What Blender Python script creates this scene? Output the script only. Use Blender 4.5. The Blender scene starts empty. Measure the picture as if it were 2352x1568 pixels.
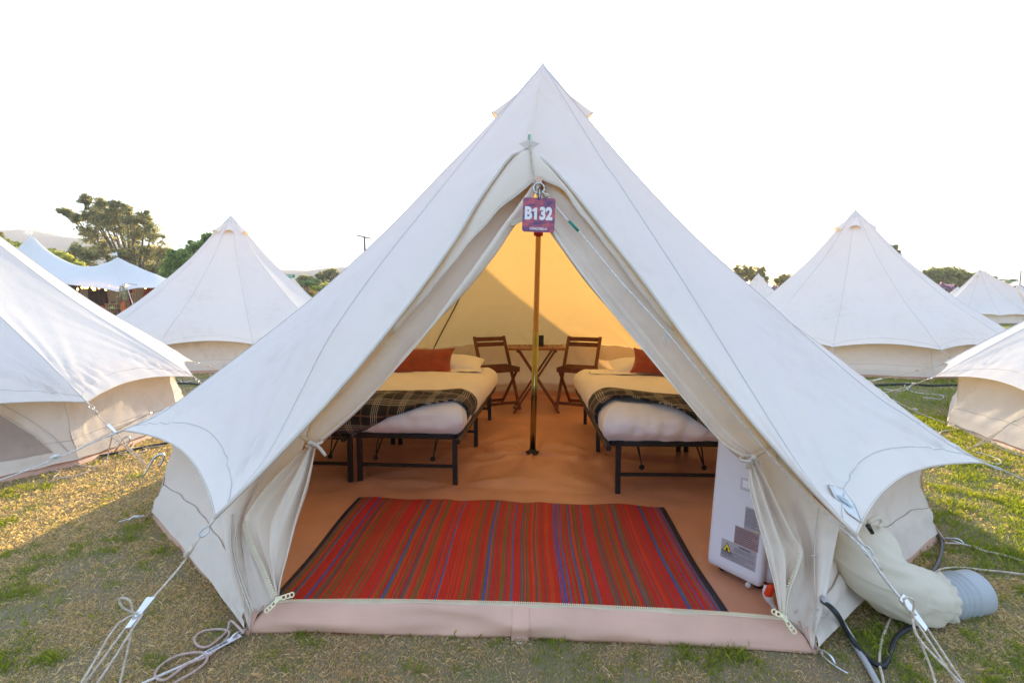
import bpy, math, random
import numpy as np
from mathutils import Vector, Matrix, noise
rnd = random.Random(7)
C = bpy.context.scene.collection
sc = bpy.context.scene
# ------------------------------------------------------------------ camera
FPX, PIT, HC = 1212.08, 0.07564, 1.2109       # focal length in px of a 2352 px wide picture, pitch, height
cam = bpy.data.objects.new('camera', bpy.data.cameras.new('camera')); C.objects.link(cam)
cam.location = (0, 0, HC); cam.rotation_euler = (math.pi/2 - PIT, 0, 0)
cam.data.sensor_width = 36; cam.data.lens = 36*FPX/2352; cam.data.clip_end = 6000; cam.data.clip_start = 0.05
sc.camera = cam
# ------------------------------------------------------------------ light
SUN_AZ, SUN_EL = math.radians(6.0), math.radians(10.5)     # azimuth from +Y towards +X
SUN_DIR = Vector((math.sin(SUN_AZ)*math.cos(SUN_EL), math.cos(SUN_AZ)*math.cos(SUN_EL), math.sin(SUN_EL)))
world = bpy.data.worlds.new('World'); sc.world = world; world.use_nodes = True
wn = world.node_tree; wn.nodes.clear()
wout = wn.nodes.new('ShaderNodeOutputWorld'); bg1 = wn.nodes.new('ShaderNodeBackground'); bg2 = wn.nodes.new('ShaderNodeBackground')
add = wn.nodes.new('ShaderNodeAddShader'); sky = wn.nodes.new('ShaderNodeTexSky'); sky.sky_type = 'NISHITA'
sky.sun_disc = False; sky.sun_elevation = SUN_EL; sky.sun_rotation = SUN_AZ
sky.air_density = 0.7; sky.dust_density = 0.8; sky.ozone_density = 1.0
bg1.inputs[1].default_value = 0.05
bg2.inputs[0].default_value = (0.60, 0.765, 1.02, 1); bg2.inputs[1].default_value = 0.47   # evening haze veil
wn.links.new(sky.outputs[0], bg1.inputs[0]); wn.links.new(bg1.outputs[0], add.inputs[0]); wn.links.new(bg2.outputs[0], add.inputs[1])
wn.links.new(add.outputs[0], wout.inputs[0])
sun = bpy.data.objects.new('sun', bpy.data.lights.new('sun', 'SUN')); C.objects.link(sun)
sun.data.energy = 5.0; sun.data.angle = math.radians(0.6); sun.data.color = (1.0, 0.78, 0.50)
sun.rotation_euler = SUN_DIR.to_track_quat('Z', 'Y').to_euler(); sun.location = (5, 30, 12)
sc.view_settings.view_transform = 'Standard'; sc.view_settings.look = 'None'; sc.view_settings.gamma = 1
sc.view_settings.use_curve_mapping = False; sc.view_settings.exposure = 1.36
sc.render.engine = 'CYCLES'
cy = sc.cycles; cy.max_bounces = 10; cy.diffuse_bounces = 6; cy.transmission_bounces = 6; cy.transparent_max_bounces = 12
cy.use_denoising = True; cy.sample_clamp_indirect = 6.0
# ------------------------------------------------------------------ survey helpers: picture position -> point of the place
V = Vector
def ray(px, py):
    y = (784-py)/FPX
    return V(((px-1176)/FPX, math.cos(PIT)+y*math.sin(PIT), -math.sin(PIT)+y*math.cos(PIT)))
CAM = V((0, 0, HC))
def atY(px, py, Y): d = ray(px, py); return CAM + d*(Y/d.y)
def atZ(px, py, z=0.0): d = ray(px, py); return CAM + d*((z-HC)/d.z)
def atPlane(px, py, n, p0): d = ray(px, py); return CAM + d*((p0-CAM).dot(n)/d.dot(n))
# ------------------------------------------------------------------ objects
def tag(o, label=None, cat=None, group=None, kind=None):
    if label: o['label'] = label
    if cat: o['category'] = cat
    if group: o['group'] = group
    if kind: o['kind'] = kind
    return o
def empty(name, loc, label, cat, group=None, rz=0):
    o = bpy.data.objects.new(name, None); C.objects.link(o); o.location = loc; o.rotation_euler = (0, 0, rz)
    o.empty_display_size = 0.1
    return tag(o, label, cat, group)
def link_mesh(name, me, parent=None, loc=None):
    o = bpy.data.objects.new(name, me); C.objects.link(o)
    if parent is not None: o.parent = parent
    if loc is not None: o.location = loc
    return o
def make(name, verts, faces, mat, parent=None, smooth=True, uv=None, local=False, mats=None, fm=None):
    """one mesh object; verts are world points unless local. The origin goes to the parent or to the base of the mesh."""
    verts = [V(v) for v in verts]
    off = V((0, 0, 0))
    if not local:
        if parent is not None:
            p = parent
            while p is not None: off += p.location; p = p.parent
        else:
            off = V((sum(v.x for v in verts)/len(verts), sum(v.y for v in verts)/len(verts), min(v.z for v in verts)))
    me = bpy.data.meshes.new(name); me.from_pydata([tuple(v-off) for v in verts], [], faces)
    for m in (mats or [mat]): me.materials.append(m)
    if fm: me.polygons.foreach_set('material_index', fm)
    if smooth: me.polygons.foreach_set('use_smooth', [True]*len(me.polygons))
    if uv:
        ul = me.uv_layers.new(name='UVMap')
        vi = np.empty(len(me.loops), dtype=np.int32); me.loops.foreach_get('vertex_index', vi)
        ul.data.foreach_set('uv', np.array(uv, dtype=np.float32)[vi].ravel())
    me.update()
    return link_mesh(name, me, parent, off if parent is None and not local else None)
def copy_tree(o, parent=None):
    c = o.copy(); C.objects.link(c)
    if parent is not None: c.parent = parent
    for ch in list(o.children): copy_tree(ch, c)
    return c
class MB:
    def __init__(s): s.v = []; s.f = []; s.m = []; s.mi = 0
    def add(s, v, f):
        b = len(s.v); s.v += [V(p) for p in v]; s.f += [tuple(i+b for i in q) for q in f]; s.m += [s.mi]*len(f)
    def box(s, c, d, rot=None, bev=0.0):
        hx, hy, hz = d[0]/2, d[1]/2, d[2]/2
        if bev <= 0:
            p = [V((sx*hx, sy*hy, sz*hz)) for sz in (-1, 1) for sy in (-1, 1) for sx in (-1, 1)]
            f = [(0, 2, 3, 1), (4, 5, 7, 6), (0, 1, 5, 4), (2, 6, 7, 3), (0, 4, 6, 2), (1, 3, 7, 5)]
        else:
            b = min(bev, hx*.9, hy*.9, hz*.9); p = []; f = []
            ring = [(-hx+b, -hy), (hx-b, -hy), (hx, -hy+b), (hx, hy-b), (hx-b, hy), (-hx+b, hy), (-hx, hy-b), (-hx, -hy+b)]
            k = lambda q, s_: ((q[0])*s_[0], (q[1])*s_[1])
            ins = [(max(-hx+b, min(hx-b, x)), max(-hy+b, min(hy-b, y))) for x, y in ring]
            for z, r in ((-hz, ins), (-hz+b, ring), (hz-b, ring), (hz, ins)):
                p += [V((x, y, z)) for x, y in r]
            for l in range(3):
                for i in range(8):
                    j = (i+1) % 8; f.append((l*8+i, l*8+j, l*8+8+j, l*8+8+i))
            f.append(tuple(range(7, -1, -1))); f.append(tuple(range(24, 32)))
        if rot is not None: p = [rot @ q for q in p]
        s.add([q+V(c) for q in p], f); return s
    def bar(s, a, b, w, h, up=(0, 0, 1), bev=0.0):
        a, b = V(a), V(b); z = (b-a); L = z.length; z.normalize(); u = V(up)
        x = u.cross(z)
        if x.length < 1e-4: x = V((1, 0, 0)).cross(z)
        x.normalize(); y = z.cross(x)
        M = Matrix((x, y, z)).transposed()
        s.box((a+b)/2, (w, h, L), M, bev); return s
    def tube(s, pts, r, n=8, cap=True):
        v, f = tube_vf(pts, r, n, cap); s.add(v, f); return s
    def lathe(s, prof, c=(0, 0, 0), n=20, rot=None, cap=True):
        v = []; f = []
        for (r, z) in prof:
            for i in range(n):
                a = 2*math.pi*i/n; v.append(V((r*math.cos(a), r*math.sin(a), z)))
        for k in range(len(prof)-1):
            for i in range(n):
                j = (i+1) % n; f.append((k*n+i, k*n+j, (k+1)*n+j, (k+1)*n+i))
        if cap:
            f.append(tuple(range(n-1, -1, -1))); f.append(tuple((len(prof)-1)*n+i for i in range(n)))
        if rot is not None: v = [rot @ q for q in v]
        s.add([q+V(c) for q in v], f); return s
    def grid(s, rows):
        nv = len(rows); nu = len(rows[0]); v = [p for r in rows for p in r]
        f = [(j*nu+i, j*nu+i+1, (j+1)*nu+i+1, (j+1)*nu+i) for j in range(nv-1) for i in range(nu-1)]
        s.add(v, f); return s
    def build(s, name, mat, parent=None, smooth=False, local=False, mats=None):
        return make(name, s.v, s.f, mat, parent, smooth, None, local, mats, s.m if mats else None)
def tube_vf(pts, r, n=8, cap=True):
    pts = [V(p) for p in pts]; m = len(pts); rs = r if isinstance(r, (list, tuple)) else [r]*m
    t = []
    for i in range(m):
        d = pts[min(i+1, m-1)]-pts[max(i-1, 0)]
        t.append(d.normalized() if d.length > 1e-9 else V((0, 0, 1)))
    nrm = t[0].orthogonal().normalized(); v = []; f = []
    for i in range(m):
        nrm = (nrm - t[i]*nrm.dot(t[i]))
        nrm = nrm.normalized() if nrm.length > 1e-6 else t[i].orthogonal().normalized()
        b = t[i].cross(nrm)
        for k in range(n):
            a = 2*math.pi*k/n; v.append(pts[i]+(nrm*math.cos(a)+b*math.sin(a))*rs[i])
    for i in range(m-1):
        for k in range(n):
            j = (k+1) % n; f.append((i*n+k, i*n+j, (i+1)*n+j, (i+1)*n+k))
    if cap: f.append(tuple(range(n-1, -1, -1))); f.append(tuple((m-1)*n+k for k in range(n)))
    return v, f
def spl(pts, n):
    """Catmull-Rom through pts, n+1 samples evenly by length"""
    P = [V(p) for p in pts]
    if len(P) == 2: return [P[0].lerp(P[1], i/n) for i in range(n+1)]
    Q = [P[0]*2-P[1]]+P+[P[-1]*2-P[-2]]; out = []
    for i in range(1, len(Q)-2):
        a, b, c, d = Q[i-1:i+3]
        for k in range(12):
            t = k/12; out.append(0.5*((2*b)+(c-a)*t+(2*a-5*b+4*c-d)*t*t+(3*b-a-3*c+d)*t**3))
    out.append(P[-1]); L = [0.0]
    for i in range(1, len(out)): L.append(L[-1]+(out[i]-out[i-1]).length)
    res = []; j = 0
    for i in range(n+1):
        s_ = L[-1]*i/n
        while j < len(L)-2 and L[j+1] < s_: j += 1
        w = (s_-L[j])/max(1e-9, L[j+1]-L[j]); res.append(out[j].lerp(out[j+1], min(1, w)))
    return res
def loft(rails, nu, nv, disp=None, nrm=None):
    """rails: point lists running the same way; returns rows[v][u]"""
    R = [spl(r, nv) for r in rails]; rows = []
    for j in range(nv+1):
        row = spl([r[j] for r in R], nu) if len(R) > 2 else [R[0][j].lerp(R[1][j], i/nu) for i in range(nu+1)]
        rows.append(row)
    if disp:
        for j in range(nv+1):
            for i in range(nu+1):
                rows[j][i] = rows[j][i] + nrm*disp(i/nu, j/nv)
    return rows
def sheet(name, rows, mat, parent=None, uv=True, thick=0.0, mats=None):
    nv = len(rows); nu = len(rows[0]); v = [p for r in rows for p in r]
    f = [(j*nu+i, j*nu+i+1, (j+1)*nu+i+1, (j+1)*nu+i) for j in range(nv-1) for i in range(nu-1)]
    uvs = [(i/(nu-1), j/(nv-1)) for j in range(nv) for i in range(nu)] if uv else None
    o = make(name, v, f, mat, parent, True, uvs)
    if thick: m = o.modifiers.new('thickness', 'SOLIDIFY'); m.thickness = thick; m.offset = 0
    return o
def rope(name, pts, r, mat, parent=None, n=None, seg=6):
    P = spl(pts, n or max(8, len(pts)*6)); v, f = tube_vf(P, r, seg); return make(name, v, f, mat, parent)
def tri(x): return abs((x % 1.0)*2-1)
# ------------------------------------------------------------------ materials
def newmat(name):
    m = bpy.data.materials.new(name); m.use_nodes = True; nt = m.node_tree; nt.nodes.clear()
    out = nt.nodes.new('ShaderNodeOutputMaterial'); return m, nt, out
class NT:
    def __init__(s, nt): s.nt = nt
    def n(s, typ, **kw):
        k = s.nt.nodes.new(typ)
        for a, b in kw.items():
            if a.startswith('i_'): k.inputs[a[2:].replace('_', ' ')].default_value = b
            else: setattr(k, a, b)
        return k
    def l(s, a, b): s.nt.links.new(a, b)
    def math(s, op, a, b=None, c=None):
        k = s.nt.nodes.new('ShaderNodeMath'); k.operation = op
        for i, q in enumerate((a, b, c)):
            if q is None: continue
            if isinstance(q, (int, float)): k.inputs[i].default_value = q
            else: s.l(q, k.inputs[i])
        return k.outputs[0]
    def mix(s, fac, a, b, mode='MIX'):
        k = s.nt.nodes.new('ShaderNodeMix'); k.data_type = 'RGBA'; k.blend_type = mode
        for i, q in ((0, fac), (6, a), (7, b)):
            if isinstance(q, (int, float)): k.inputs[i].default_value = q
            elif isinstance(q, tuple): k.inputs[i].default_value = (*q[:3], 1)
            else: s.l(q, k.inputs[i])
        return k.outputs[2]
    def noise(s, vec, scale, detail=3, rough=.55, dim='3D'):
        k = s.n('ShaderNodeTexNoise', noise_dimensions=dim); k.inputs['Scale'].default_value = scale
        k.inputs['Detail'].default_value = detail; k.inputs['Roughness'].default_value = rough
        if vec is not None: s.l(vec, k.inputs['Vector'])
        return k.outputs['Fac']
    def ramp(s, fac, stops, interp='LINEAR'):
        k = s.nt.nodes.new('ShaderNodeValToRGB'); k.color_ramp.interpolation = interp; e = k.color_ramp.elements
        while len(e) < len(stops): e.new(0.5)
        for i, (p, c) in enumerate(stops): e[i].position = p; e[i].color = (*c[:3], 1)
        s.l(fac, k.inputs[0]); return k.outputs[0]
    def bump(s, h, strength, dist=.01):
        k = s.n('ShaderNodeBump'); k.inputs['Strength'].default_value = strength; k.inputs['Distance'].default_value = dist
        s.l(h, k.inputs['Height']); return k.outputs[0]
def pbr(name, col, rough=.6, metal=0.0, var=.12, vscale=8.0, bump=0.0, bscale=60, spec=.5, col2=None, sheen=0, coord='Object', stretch=None, coat=0, emit=None):
    m, nt, out = newmat(name); t = NT(nt); b = t.n('ShaderNodeBsdfPrincipled'); t.l(b.outputs[0], out.inputs[0])
    tc = t.n('ShaderNodeTexCoord').outputs[coord]
    if stretch:
        mp = t.n('ShaderNodeMapping'); mp.inputs['Scale'].default_value = stretch; t.l(tc, mp.inputs[0]); tc = mp.outputs[0]
    nz = t.noise(tc, vscale, 4)
    c1 = tuple(x*(1-var) for x in col[:3]); c2 = col2 or tuple(min(1, x*(1+var)) for x in col[:3])
    t.l(t.ramp(nz, [(.32, c1), (.68, c2)]), b.inputs['Base Color'])
    b.inputs['Roughness'].default_value = rough; b.inputs['Metallic'].default_value = metal
    b.inputs['Specular IOR Level'].default_value = spec
    if sheen: b.inputs['Sheen Weight'].default_value = sheen
    if coat: b.inputs['Coat Weight'].default_value = coat
    if bump: t.l(t.bump(t.noise(tc, bscale, 3), bump, .01), b.inputs['Normal'])
    if emit: b.inputs['Emission Color'].default_value = (*emit[:3], 1); b.inputs['Emission Strength'].default_value = emit[3]
    return m
def canvas(name, col, tcol, tfac, dirt=(.45, .36, .27), dirt_amt=.25, weave=900, low=True):
    """cotton canvas: diffuse on both faces plus light that comes through the cloth"""
    m, nt, out = newmat(name); t = NT(nt)
    tc = t.n('ShaderNodeTexCoord').outputs['Object']
    n1 = t.noise(tc, 1.3, 5, .6); n2 = t.noise(tc, 9, 5, .65)
    base = t.mix(t.math('MULTIPLY', t.math('SUBTRACT', n1, .35), .5), col, tuple(c*.93 for c in col))
    d = t.math('MULTIPLY', t.math('MAXIMUM', t.math('SUBTRACT', t.math('MULTIPLY', n1, n2), .27), 0.0), 3.0)
    if low:                                     # splash dirt on cloth near the ground (wear with a shape of its own)
        sx = t.n('ShaderNodeSeparateXYZ'); geo = t.n('ShaderNodeNewGeometry'); t.l(geo.outputs['Position'], sx.inputs[0])
        g = t.math('MAXIMUM', t.math('SUBTRACT', 1.0, t.math('MULTIPLY', sx.outputs[2], 5.5)), 0.0)
        d = t.math('ADD', d, t.math('MULTIPLY', t.math('MULTIPLY', g, n2), .9))
    base = t.mix(t.math('MINIMUM', t.math('MULTIPLY', d, dirt_amt), .7), base, dirt)
    wv = t.noise(tc, weave, 2); w2 = t.noise(tc, 60, 4); w3 = t.noise(tc, 4.5, 3, .5)
    n_a = t.n('ShaderNodeBump'); n_a.inputs['Strength'].default_value = .18; n_a.inputs['Distance'].default_value = .05; t.l(w3, n_a.inputs['Height'])
    n_b = t.n('ShaderNodeBump'); n_b.inputs['Strength'].default_value = .28; n_b.inputs['Distance'].default_value = .004
    t.l(t.math('ADD', wv, t.math('MULTIPLY', w2, .7)), n_b.inputs['Height']); t.l(n_a.outputs[0], n_b.inputs['Normal']); nrm = n_b.outputs[0]
    df = t.n('ShaderNodeBsdfDiffuse'); df.inputs['Roughness'].default_value = .4; t.l(base, df.inputs[0]); t.l(nrm, df.inputs['Normal'])
    tr = t.n('ShaderNodeBsdfTranslucent'); t.l(t.mix(t.math('MULTIPLY', n2, .25), tcol, tuple(c*.8 for c in tcol)), tr.inputs[0]); t.l(nrm, tr.inputs['Normal'])
    mx = t.n('ShaderNodeMixShader'); mx.inputs[0].default_value = tfac
    t.l(df.outputs[0], mx.inputs[1]); t.l(tr.outputs[0], mx.inputs[2]); t.l(mx.outputs[0], out.inputs[0]); return m
CANVAS = canvas('canvas', (.93, .91, .87), (1.0, .60, .17), .26)
CANVAS_DOOR = canvas('door_canvas', (.89, .81, .71), (.98, .70, .36), .18, dirt_amt=.35)
CANVAS_WALL = canvas('wall_canvas', (.88, .82, .74), (.98, .66, .32), .18, dirt_amt=.5)
GROUNDSHEET = pbr('groundsheet', (.62, .385, .29), .55, var=.10, vscale=3, bump=.35, bscale=9, spec=.35)
FLOOR = pbr('tent_floor', (.62, .30, .18), .38, var=.12, vscale=2.2, bump=.5, bscale=7, spec=.5)
SEAM = pbr('seam_thread', (.56, .55, .54), .8, var=.05)
PIPING = pbr('piping', (.62, .55, .47), .8, var=.1)
ROPE = pbr('rope', (.66, .56, .45), .8, var=.25, vscale=90, bump=.8, bscale=160)
ROPEW = pbr('white_rope', (.78, .76, .73), .8, var=.2, vscale=90, bump=.8, bscale=160)
STEEL = pbr('galvanised_steel', (.62, .64, .66), .32, 1.0, var=.2, vscale=40)
BLACK = pbr('black_steel', (.010, .010, .011), .4, .0, var=.3, vscale=20)
BRASS = pbr('yellow_zinc_pole', (.60, .42, .13), .24, 1.0, var=.25, vscale=5, col2=(.62, .30, .20), stretch=(1, 1, .5))
ZIP = pbr('zip_teeth', (.78, .70, .50), .45, var=.1)
ZIPMETAL = pbr('zip_pull', (.80, .74, .50), .35, .3, var=.1)
ALU = pbr('slider_metal', (.80, .82, .85), .3, .9, var=.1)
# ------------------------------------------------------------------ bell tents
PROF = [(0, 0), (.05, .06), (.11, .135), (.283, .355), (.455, .535), (.645, .715), (.84, .868), (1, 1)]
DIRTY = pbr('dirty_fold', (.42, .39, .35), .9, var=.3, vscale=12, col2=(.60, .55, .48))
def adir(a): a = math.radians(a); return V((math.sin(a), -math.cos(a), 0))
def seam_curve(apex, tip, nv):
    out = []
    for r, d in PROF:
        p = apex.lerp(tip, r); p.z = apex.z-(apex.z-tip.z)*d; out.append(p)
    return spl(out, nv)
def samp(curve, t):
    x = max(0, min(len(curve)-1.0001, t*(len(curve)-1))); i = int(x); return curve[i].lerp(curve[i+1], x-i)
def wrinkle(p, tip, inward, amp, seed, freq=1.0):
    d = p-tip; L = d.length
    if L > 1.6 or amp <= 0: return 0.0
    dn = d.normalized(); side = inward.cross(V((0, 0, 1))).normalized()
    phi = math.atan2(dn.dot(side), dn.dot(inward))
    e = math.exp(-L/.38)*(1-math.exp(-L/.06))
    return amp*e*(math.sin(phi*31*freq+seed)+.7*math.sin(phi*53*freq+seed*2.3)+.5*math.sin(phi*17*freq+seed*.7))
def panel_point(cL, cR, u, t, scal, cen):
    tt = t*(1-scal*4*u*(1-u)) if t > .0 else 0
    p = samp(cL, tt).lerp(samp(cR, tt), u)
    return p
def roof_rows(cL, cR, nu, nv, scal, amp, cen, seed, sagin=.03, wl=True, wr=True):
    tipL, tipR = cL[-1], cR[-1]; rows = []
    inw = (V((cen.x, cen.y, tipL.z+1.6))-(tipL+tipR)/2).normalized()
    nrm0 = (tipR-tipL).cross(cL[0]-tipL).normalized()
    if nrm0.z < 0: nrm0 = -nrm0
    for j in range(nv+1):
        t = (j/nv); row = []
        for i in range(nu+1):
            u = i/nu; p = panel_point(cL, cR, u, t, scal, cen)
            edge = min(1.0, min(u, 1-u)*nu/4.0)*min(1.0, (nv-j)/3.0+.15)
            d = -sagin*4*u*(1-u)*math.sin(math.pi*min(1, t*1.02))**1.0
            iL = (V((cen.x, cen.y, tipL.z+2.2))-tipL).normalized(); iR = (V((cen.x, cen.y, tipR.z+2.2))-tipR).normalized()
            if wl: d += edge*wrinkle(p, tipL, iL, amp, seed)
            if wr: d += edge*wrinkle(p, tipR, iR, amp, seed+3.3)
            d += edge*.004*noise.noise(V((u*3+seed*7, t*5, seed)))*(1+2*t)
            row.append(p+nrm0*d)
        rows.append(row)
    return rows
def torus_pts(c, a, b, r, n=14): return [c+a*(r*math.cos(2*math.pi*i/n))+b*(r*math.sin(2*math.pi*i/n)) for i in range(n+1)]
def vent_hood(apex, ang, parent, ln=.40, w=.085, start=.10):
    """cloth hood over a roof vent: a half pipe that flares down the slope"""
    o = adir(ang); side = V((0, 0, 1)).cross(o).normalized(); rows = []
    dn = (o*.66+V((0, 0, -.75))).normalized(); up = (side.cross(dn)).normalized()
    if up.dot(o) < 0: up = -up
    for j in range(13):
        s_ = j/12; c = apex+V((0, 0, -.10))+o*.055+dn*(start*.0+ln*s_); wd = .03+(w-.03)*s_; hh = .006+.082*s_**1.5; row = []
        for i in range(13):
            a = math.pi*i/12; row.append(c+side*(wd*math.cos(a))+up*(hh*math.sin(a)))
        rows.append(row)
    c = rows[-1]; inner = [[p.lerp(sum(c, V())/len(c), k*.14)+dn*(-.018*k) for p in c] for k in range(2)]
    sheet('vent_hood', rows, CANVAS, parent)
    v, f = tube_vf(c, .005, 6); make('vent_rim', v, f, CANVAS_DOOR, parent)
def slider_plate(name, c, along, parent, s=.05):
    mb = MB(); z = along.normalized(); x = z.cross(V((0, 0, 1))).normalized(); y = z.cross(x)
    M = Matrix((x, y, z)).transposed(); P = [(-.3, -1), (.35, -.8), (.12, 1), (-.22, .85)]
    v = [c+M @ V((a*s, q*.003, b*s)) for q in (-1, 1) for a, b in P]
    mb.add(v, [(0, 1, 2, 3), (7, 6, 5, 4), (0, 4, 5, 1), (1, 5, 6, 2), (2, 6, 7, 3), (3, 7, 4, 0)])
    return mb.build(name, ALU, parent)
def guy(tip, peg, parent, where=.42, r=.0032, sag=.015, mat=None, knot=True):
    """rope from an eave ring through a slider plate to a peg, with the doubled part below the slider"""
    mat = mat or ROPE
    d = (peg-tip); L = d.length; dn = d.normalized(); side = dn.cross(V((0, 0, 1))).normalized(); up = side.cross(dn)
    a = tip+dn*.05; s_ = tip+dn*(L*where); mb = MB()
    ring = torus_pts(tip+dn*.052, dn, side, .018, 12); rg = MB(); rg.tube(ring, .003, 6)
    g = make('guy_rope', *tube_vf(spl([tip+dn*.070, tip.lerp(peg, where*.5)+V((0, 0, -sag)), s_], 14), r, 6), mat, parent)
    rg.build('ring', STEEL, g, True)
    mb.tube([tip-dn*.01, tip+dn*.036], .006, 6); mb.build('eave_strap', PIPING, g, True)
    q = MB()
    q.tube(spl([s_+side*.012, s_.lerp(peg, .5)+side*.012+V((0, 0, -sag)), peg], 10), r, 6); q.build('rope_tail', mat, g, True); q = MB()
    q.tube(spl([s_-side*.014, s_.lerp(peg, .5)-side*.02+V((0, 0, -sag*1.8)), peg+V((0, 0, .01))], 10), r, 6)
    q.build('rope_tail', mat, g, True)
    if knot:
        q = MB()
        k = tip.lerp(peg, where*.38)
        q.tube([k+up*.0+dn*x+side*(.006*math.sin(x*900)) for x in (-.02, -.01, 0, .01, .02)], [r*1.2, r*2.6, r*3, r*2.6, r*1.2], 6); q.build('knot', mat, g, True); q = MB()
        q.tube(spl([s_, s_+side*.05+dn*.05, s_+side*.02+dn*.16, s_-side*.02+dn*.30], 10), r, 6); q.build('rope_tail', mat, g, True)
    slider_plate('slider', s_, dn, g)
    return g
def peg(p, lean, label, s=1.0, group=None):
    mb = MB(); L = V((lean[0], lean[1], 0)).normalized() if (lean[0] or lean[1]) else V((1, 0, 0))
    ax = (V((0, 0, 1))+L*.55).normalized(); t = p+ax*.085*s
    pts = [p-ax*.05*s, p+ax*.04*s, t, t+ax*.02*s+L*.012*s, t+ax*.018*s+L*.034*s, t-ax*.01*s+L*.042*s, t-ax*.05*s+L*.044*s]
    mb.tube(spl(pts, 18), .0055*s, 8)
    o = mb.build('tent_peg', STEEL, None, True); return tag(o, label, 'tent peg', group)
def bell_tent(label, cen, tips, H=3.0, apex=None, K=None, curves=None, nu=22, nv=34, amp=.011, group=None, closed=True,
              ropes=(), detail=True, wall_r=2.5, front=None, cat='tent', skirt=True, hoods=(45, 135, 225, 315), scal=.03, ends=None):
    c = V((cen[0], cen[1], 0)); root = empty('bell_tent', c, label, cat, group)
    apex = apex or V((cen[0], cen[1], H)); n = len(tips); curves = curves or {}
    T = [t if isinstance(t, V) else c+adir(t[0])*t[1]+V((0, 0, t[2])) for t in tips]
    ang = [math.degrees(math.atan2((t-c).x, -(t-c).y)) % 360 for t in T]
    CV = [curves.get(i) or seam_curve(apex, T[i], nv) for i in range(n)]
    CV = [spl(q, nv) if len(q) != nv+1 else q for q in CV]
    seams = MB(); rows_of = {}
    for i in range(n-1):
        rows = roof_rows(CV[i], CV[i+1], nu, nv, scal, amp, c, i*1.7+cen[0]); rows_of[i] = rows
        pn = sheet('roof_panel', rows, CANVAS, root)
        if detail:
            hem = rows[-1]; v, f = tube_vf(hem, .0045, 5); make('eave_piping', v, f, PIPING, pn)
            jh = int(nv*.925); st = []
            for k in range(nu+1):
                u = k/nu; jj = nv*(.985-.022*(4*u*(1-u))**.6); j0 = int(jj); st.append(rows[j0][k].lerp(rows[min(nv, j0+1)][k], jj-j0)+V((0, 0, .0015)))
            v, f = tube_vf(st, .0016, 4); make('hem_stitching', v, f, SEAM, pn)
    for i in range(n):
        v, f = tube_vf([p+V((0, 0, .002)) for p in CV[i]], .0024 if detail else .004, 5); make('roof_seam', v, f, SEAM, root)
    # front of the roof either side of the door
    kk = front
    if kk is None:
        md = ((T[0]-c)+(T[-1]-c)); md.z = 0; md.normalize()
        Kp = K or c+md*1.50+V((0, 0, 1.97))
        ridge = [apex, apex.lerp(Kp, .5)+V((0, 0, -.015)), Kp]
        eL = ridge+[Kp.lerp(T[-1], .5)+V((0, 0, -.02)), T[-1]]; eR = ridge+[Kp.lerp(T[0], .5)+V((0, 0, -.02)), T[0]]
    else: Kp, eL, eR = kk['K'], kk['L'], kk['R']
    for (cv, e, tp, sd) in ((CV[-1], eL, T[-1], 1), (CV[0], eR, T[0], 2)):
        if detail:
            e2 = spl(e, nv); rows = []
            inw = (V((c.x, c.y, 2.4))-tp).normalized()
            for j in range(nv+1):
                row = []
                for i in range(nu+1):
                    u = i/nu; p = cv[j].lerp(e2[j], u); ed = min(1, min(u, 1-u)*nu/2); nr = V((0, -.75, .6))
                    d = ed*wrinkle(p, tp, inw, amp*.6, sd)-.02*4*u*(1-u)*math.sin(math.pi*j/nv)
                    d += ed*.010*math.sin(u*9+j/nv*3+sd)*max(0, math.sin(math.pi*min(1, j/nv*1.1)))**2
                    row.append(p+nr*d)
                rows.append(row)
            sheet('roof_panel', rows, CANVAS, root)
            v, f = tube_vf([p+V((0, -.004, .001)) for p in e2[int(nv*.45):]], .007, 6); make('door_edge_piping', v, f, PIPING, root)
        else:
            e2 = spl(e, nv); rows = [[cv[j].lerp(e2[j], i/6) for i in range(7)] for j in range(nv+1)]
            sheet('roof_panel', rows, CANVAS, root)
    # wall
    B = [c+adir(a)*wall_r for a in ang]
    for i in range(n-1):
        rr = rows_of[i]; jt = int(nv*.94); top = [p+V((0, 0, -.012)) for p in rr[jt]]; nn = 14; rows = []
        def wrow(s_, extra=0.0):
            row = []
            for k in range(nu+1):
                u = k/nu; b = B[i].lerp(B[i+1], u)+V((0, 0, .045)); p = top[k].lerp(b, s_)
                o = V((p.x-c.x, p.y-c.y, 0)).normalized()
                w = -.055*math.sin(math.pi*s_)*(1-.4*(1-4*u*(1-u)))
                w += .012*math.sin(math.pi*s_)*noise.noise(V((u*5+i*9, s_*3+u*4, cen[0])))*2
                w += .006*math.sin((u*2+s_)*19+i)*math.sin(math.pi*s_)
                q = p+o*(w+extra)
                if ends and i in ends:
                    e_, rl0 = ends[i]; k0 = len(top)-1 if e_ else 0; pe = top[k0].lerp(B[i+e_]+V((0, 0, .045)), s_); wt = (u if e_ else 1-u)**2.2
                    q = q+(samp(rl0, s_)+DN*extra-pe)*wt
                row.append(q)
            return row
        rows = [wrow(j/nn) for j in range(nn+1)]
        wp = sheet('wall_panel', rows, CANVAS_WALL, root)
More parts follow.
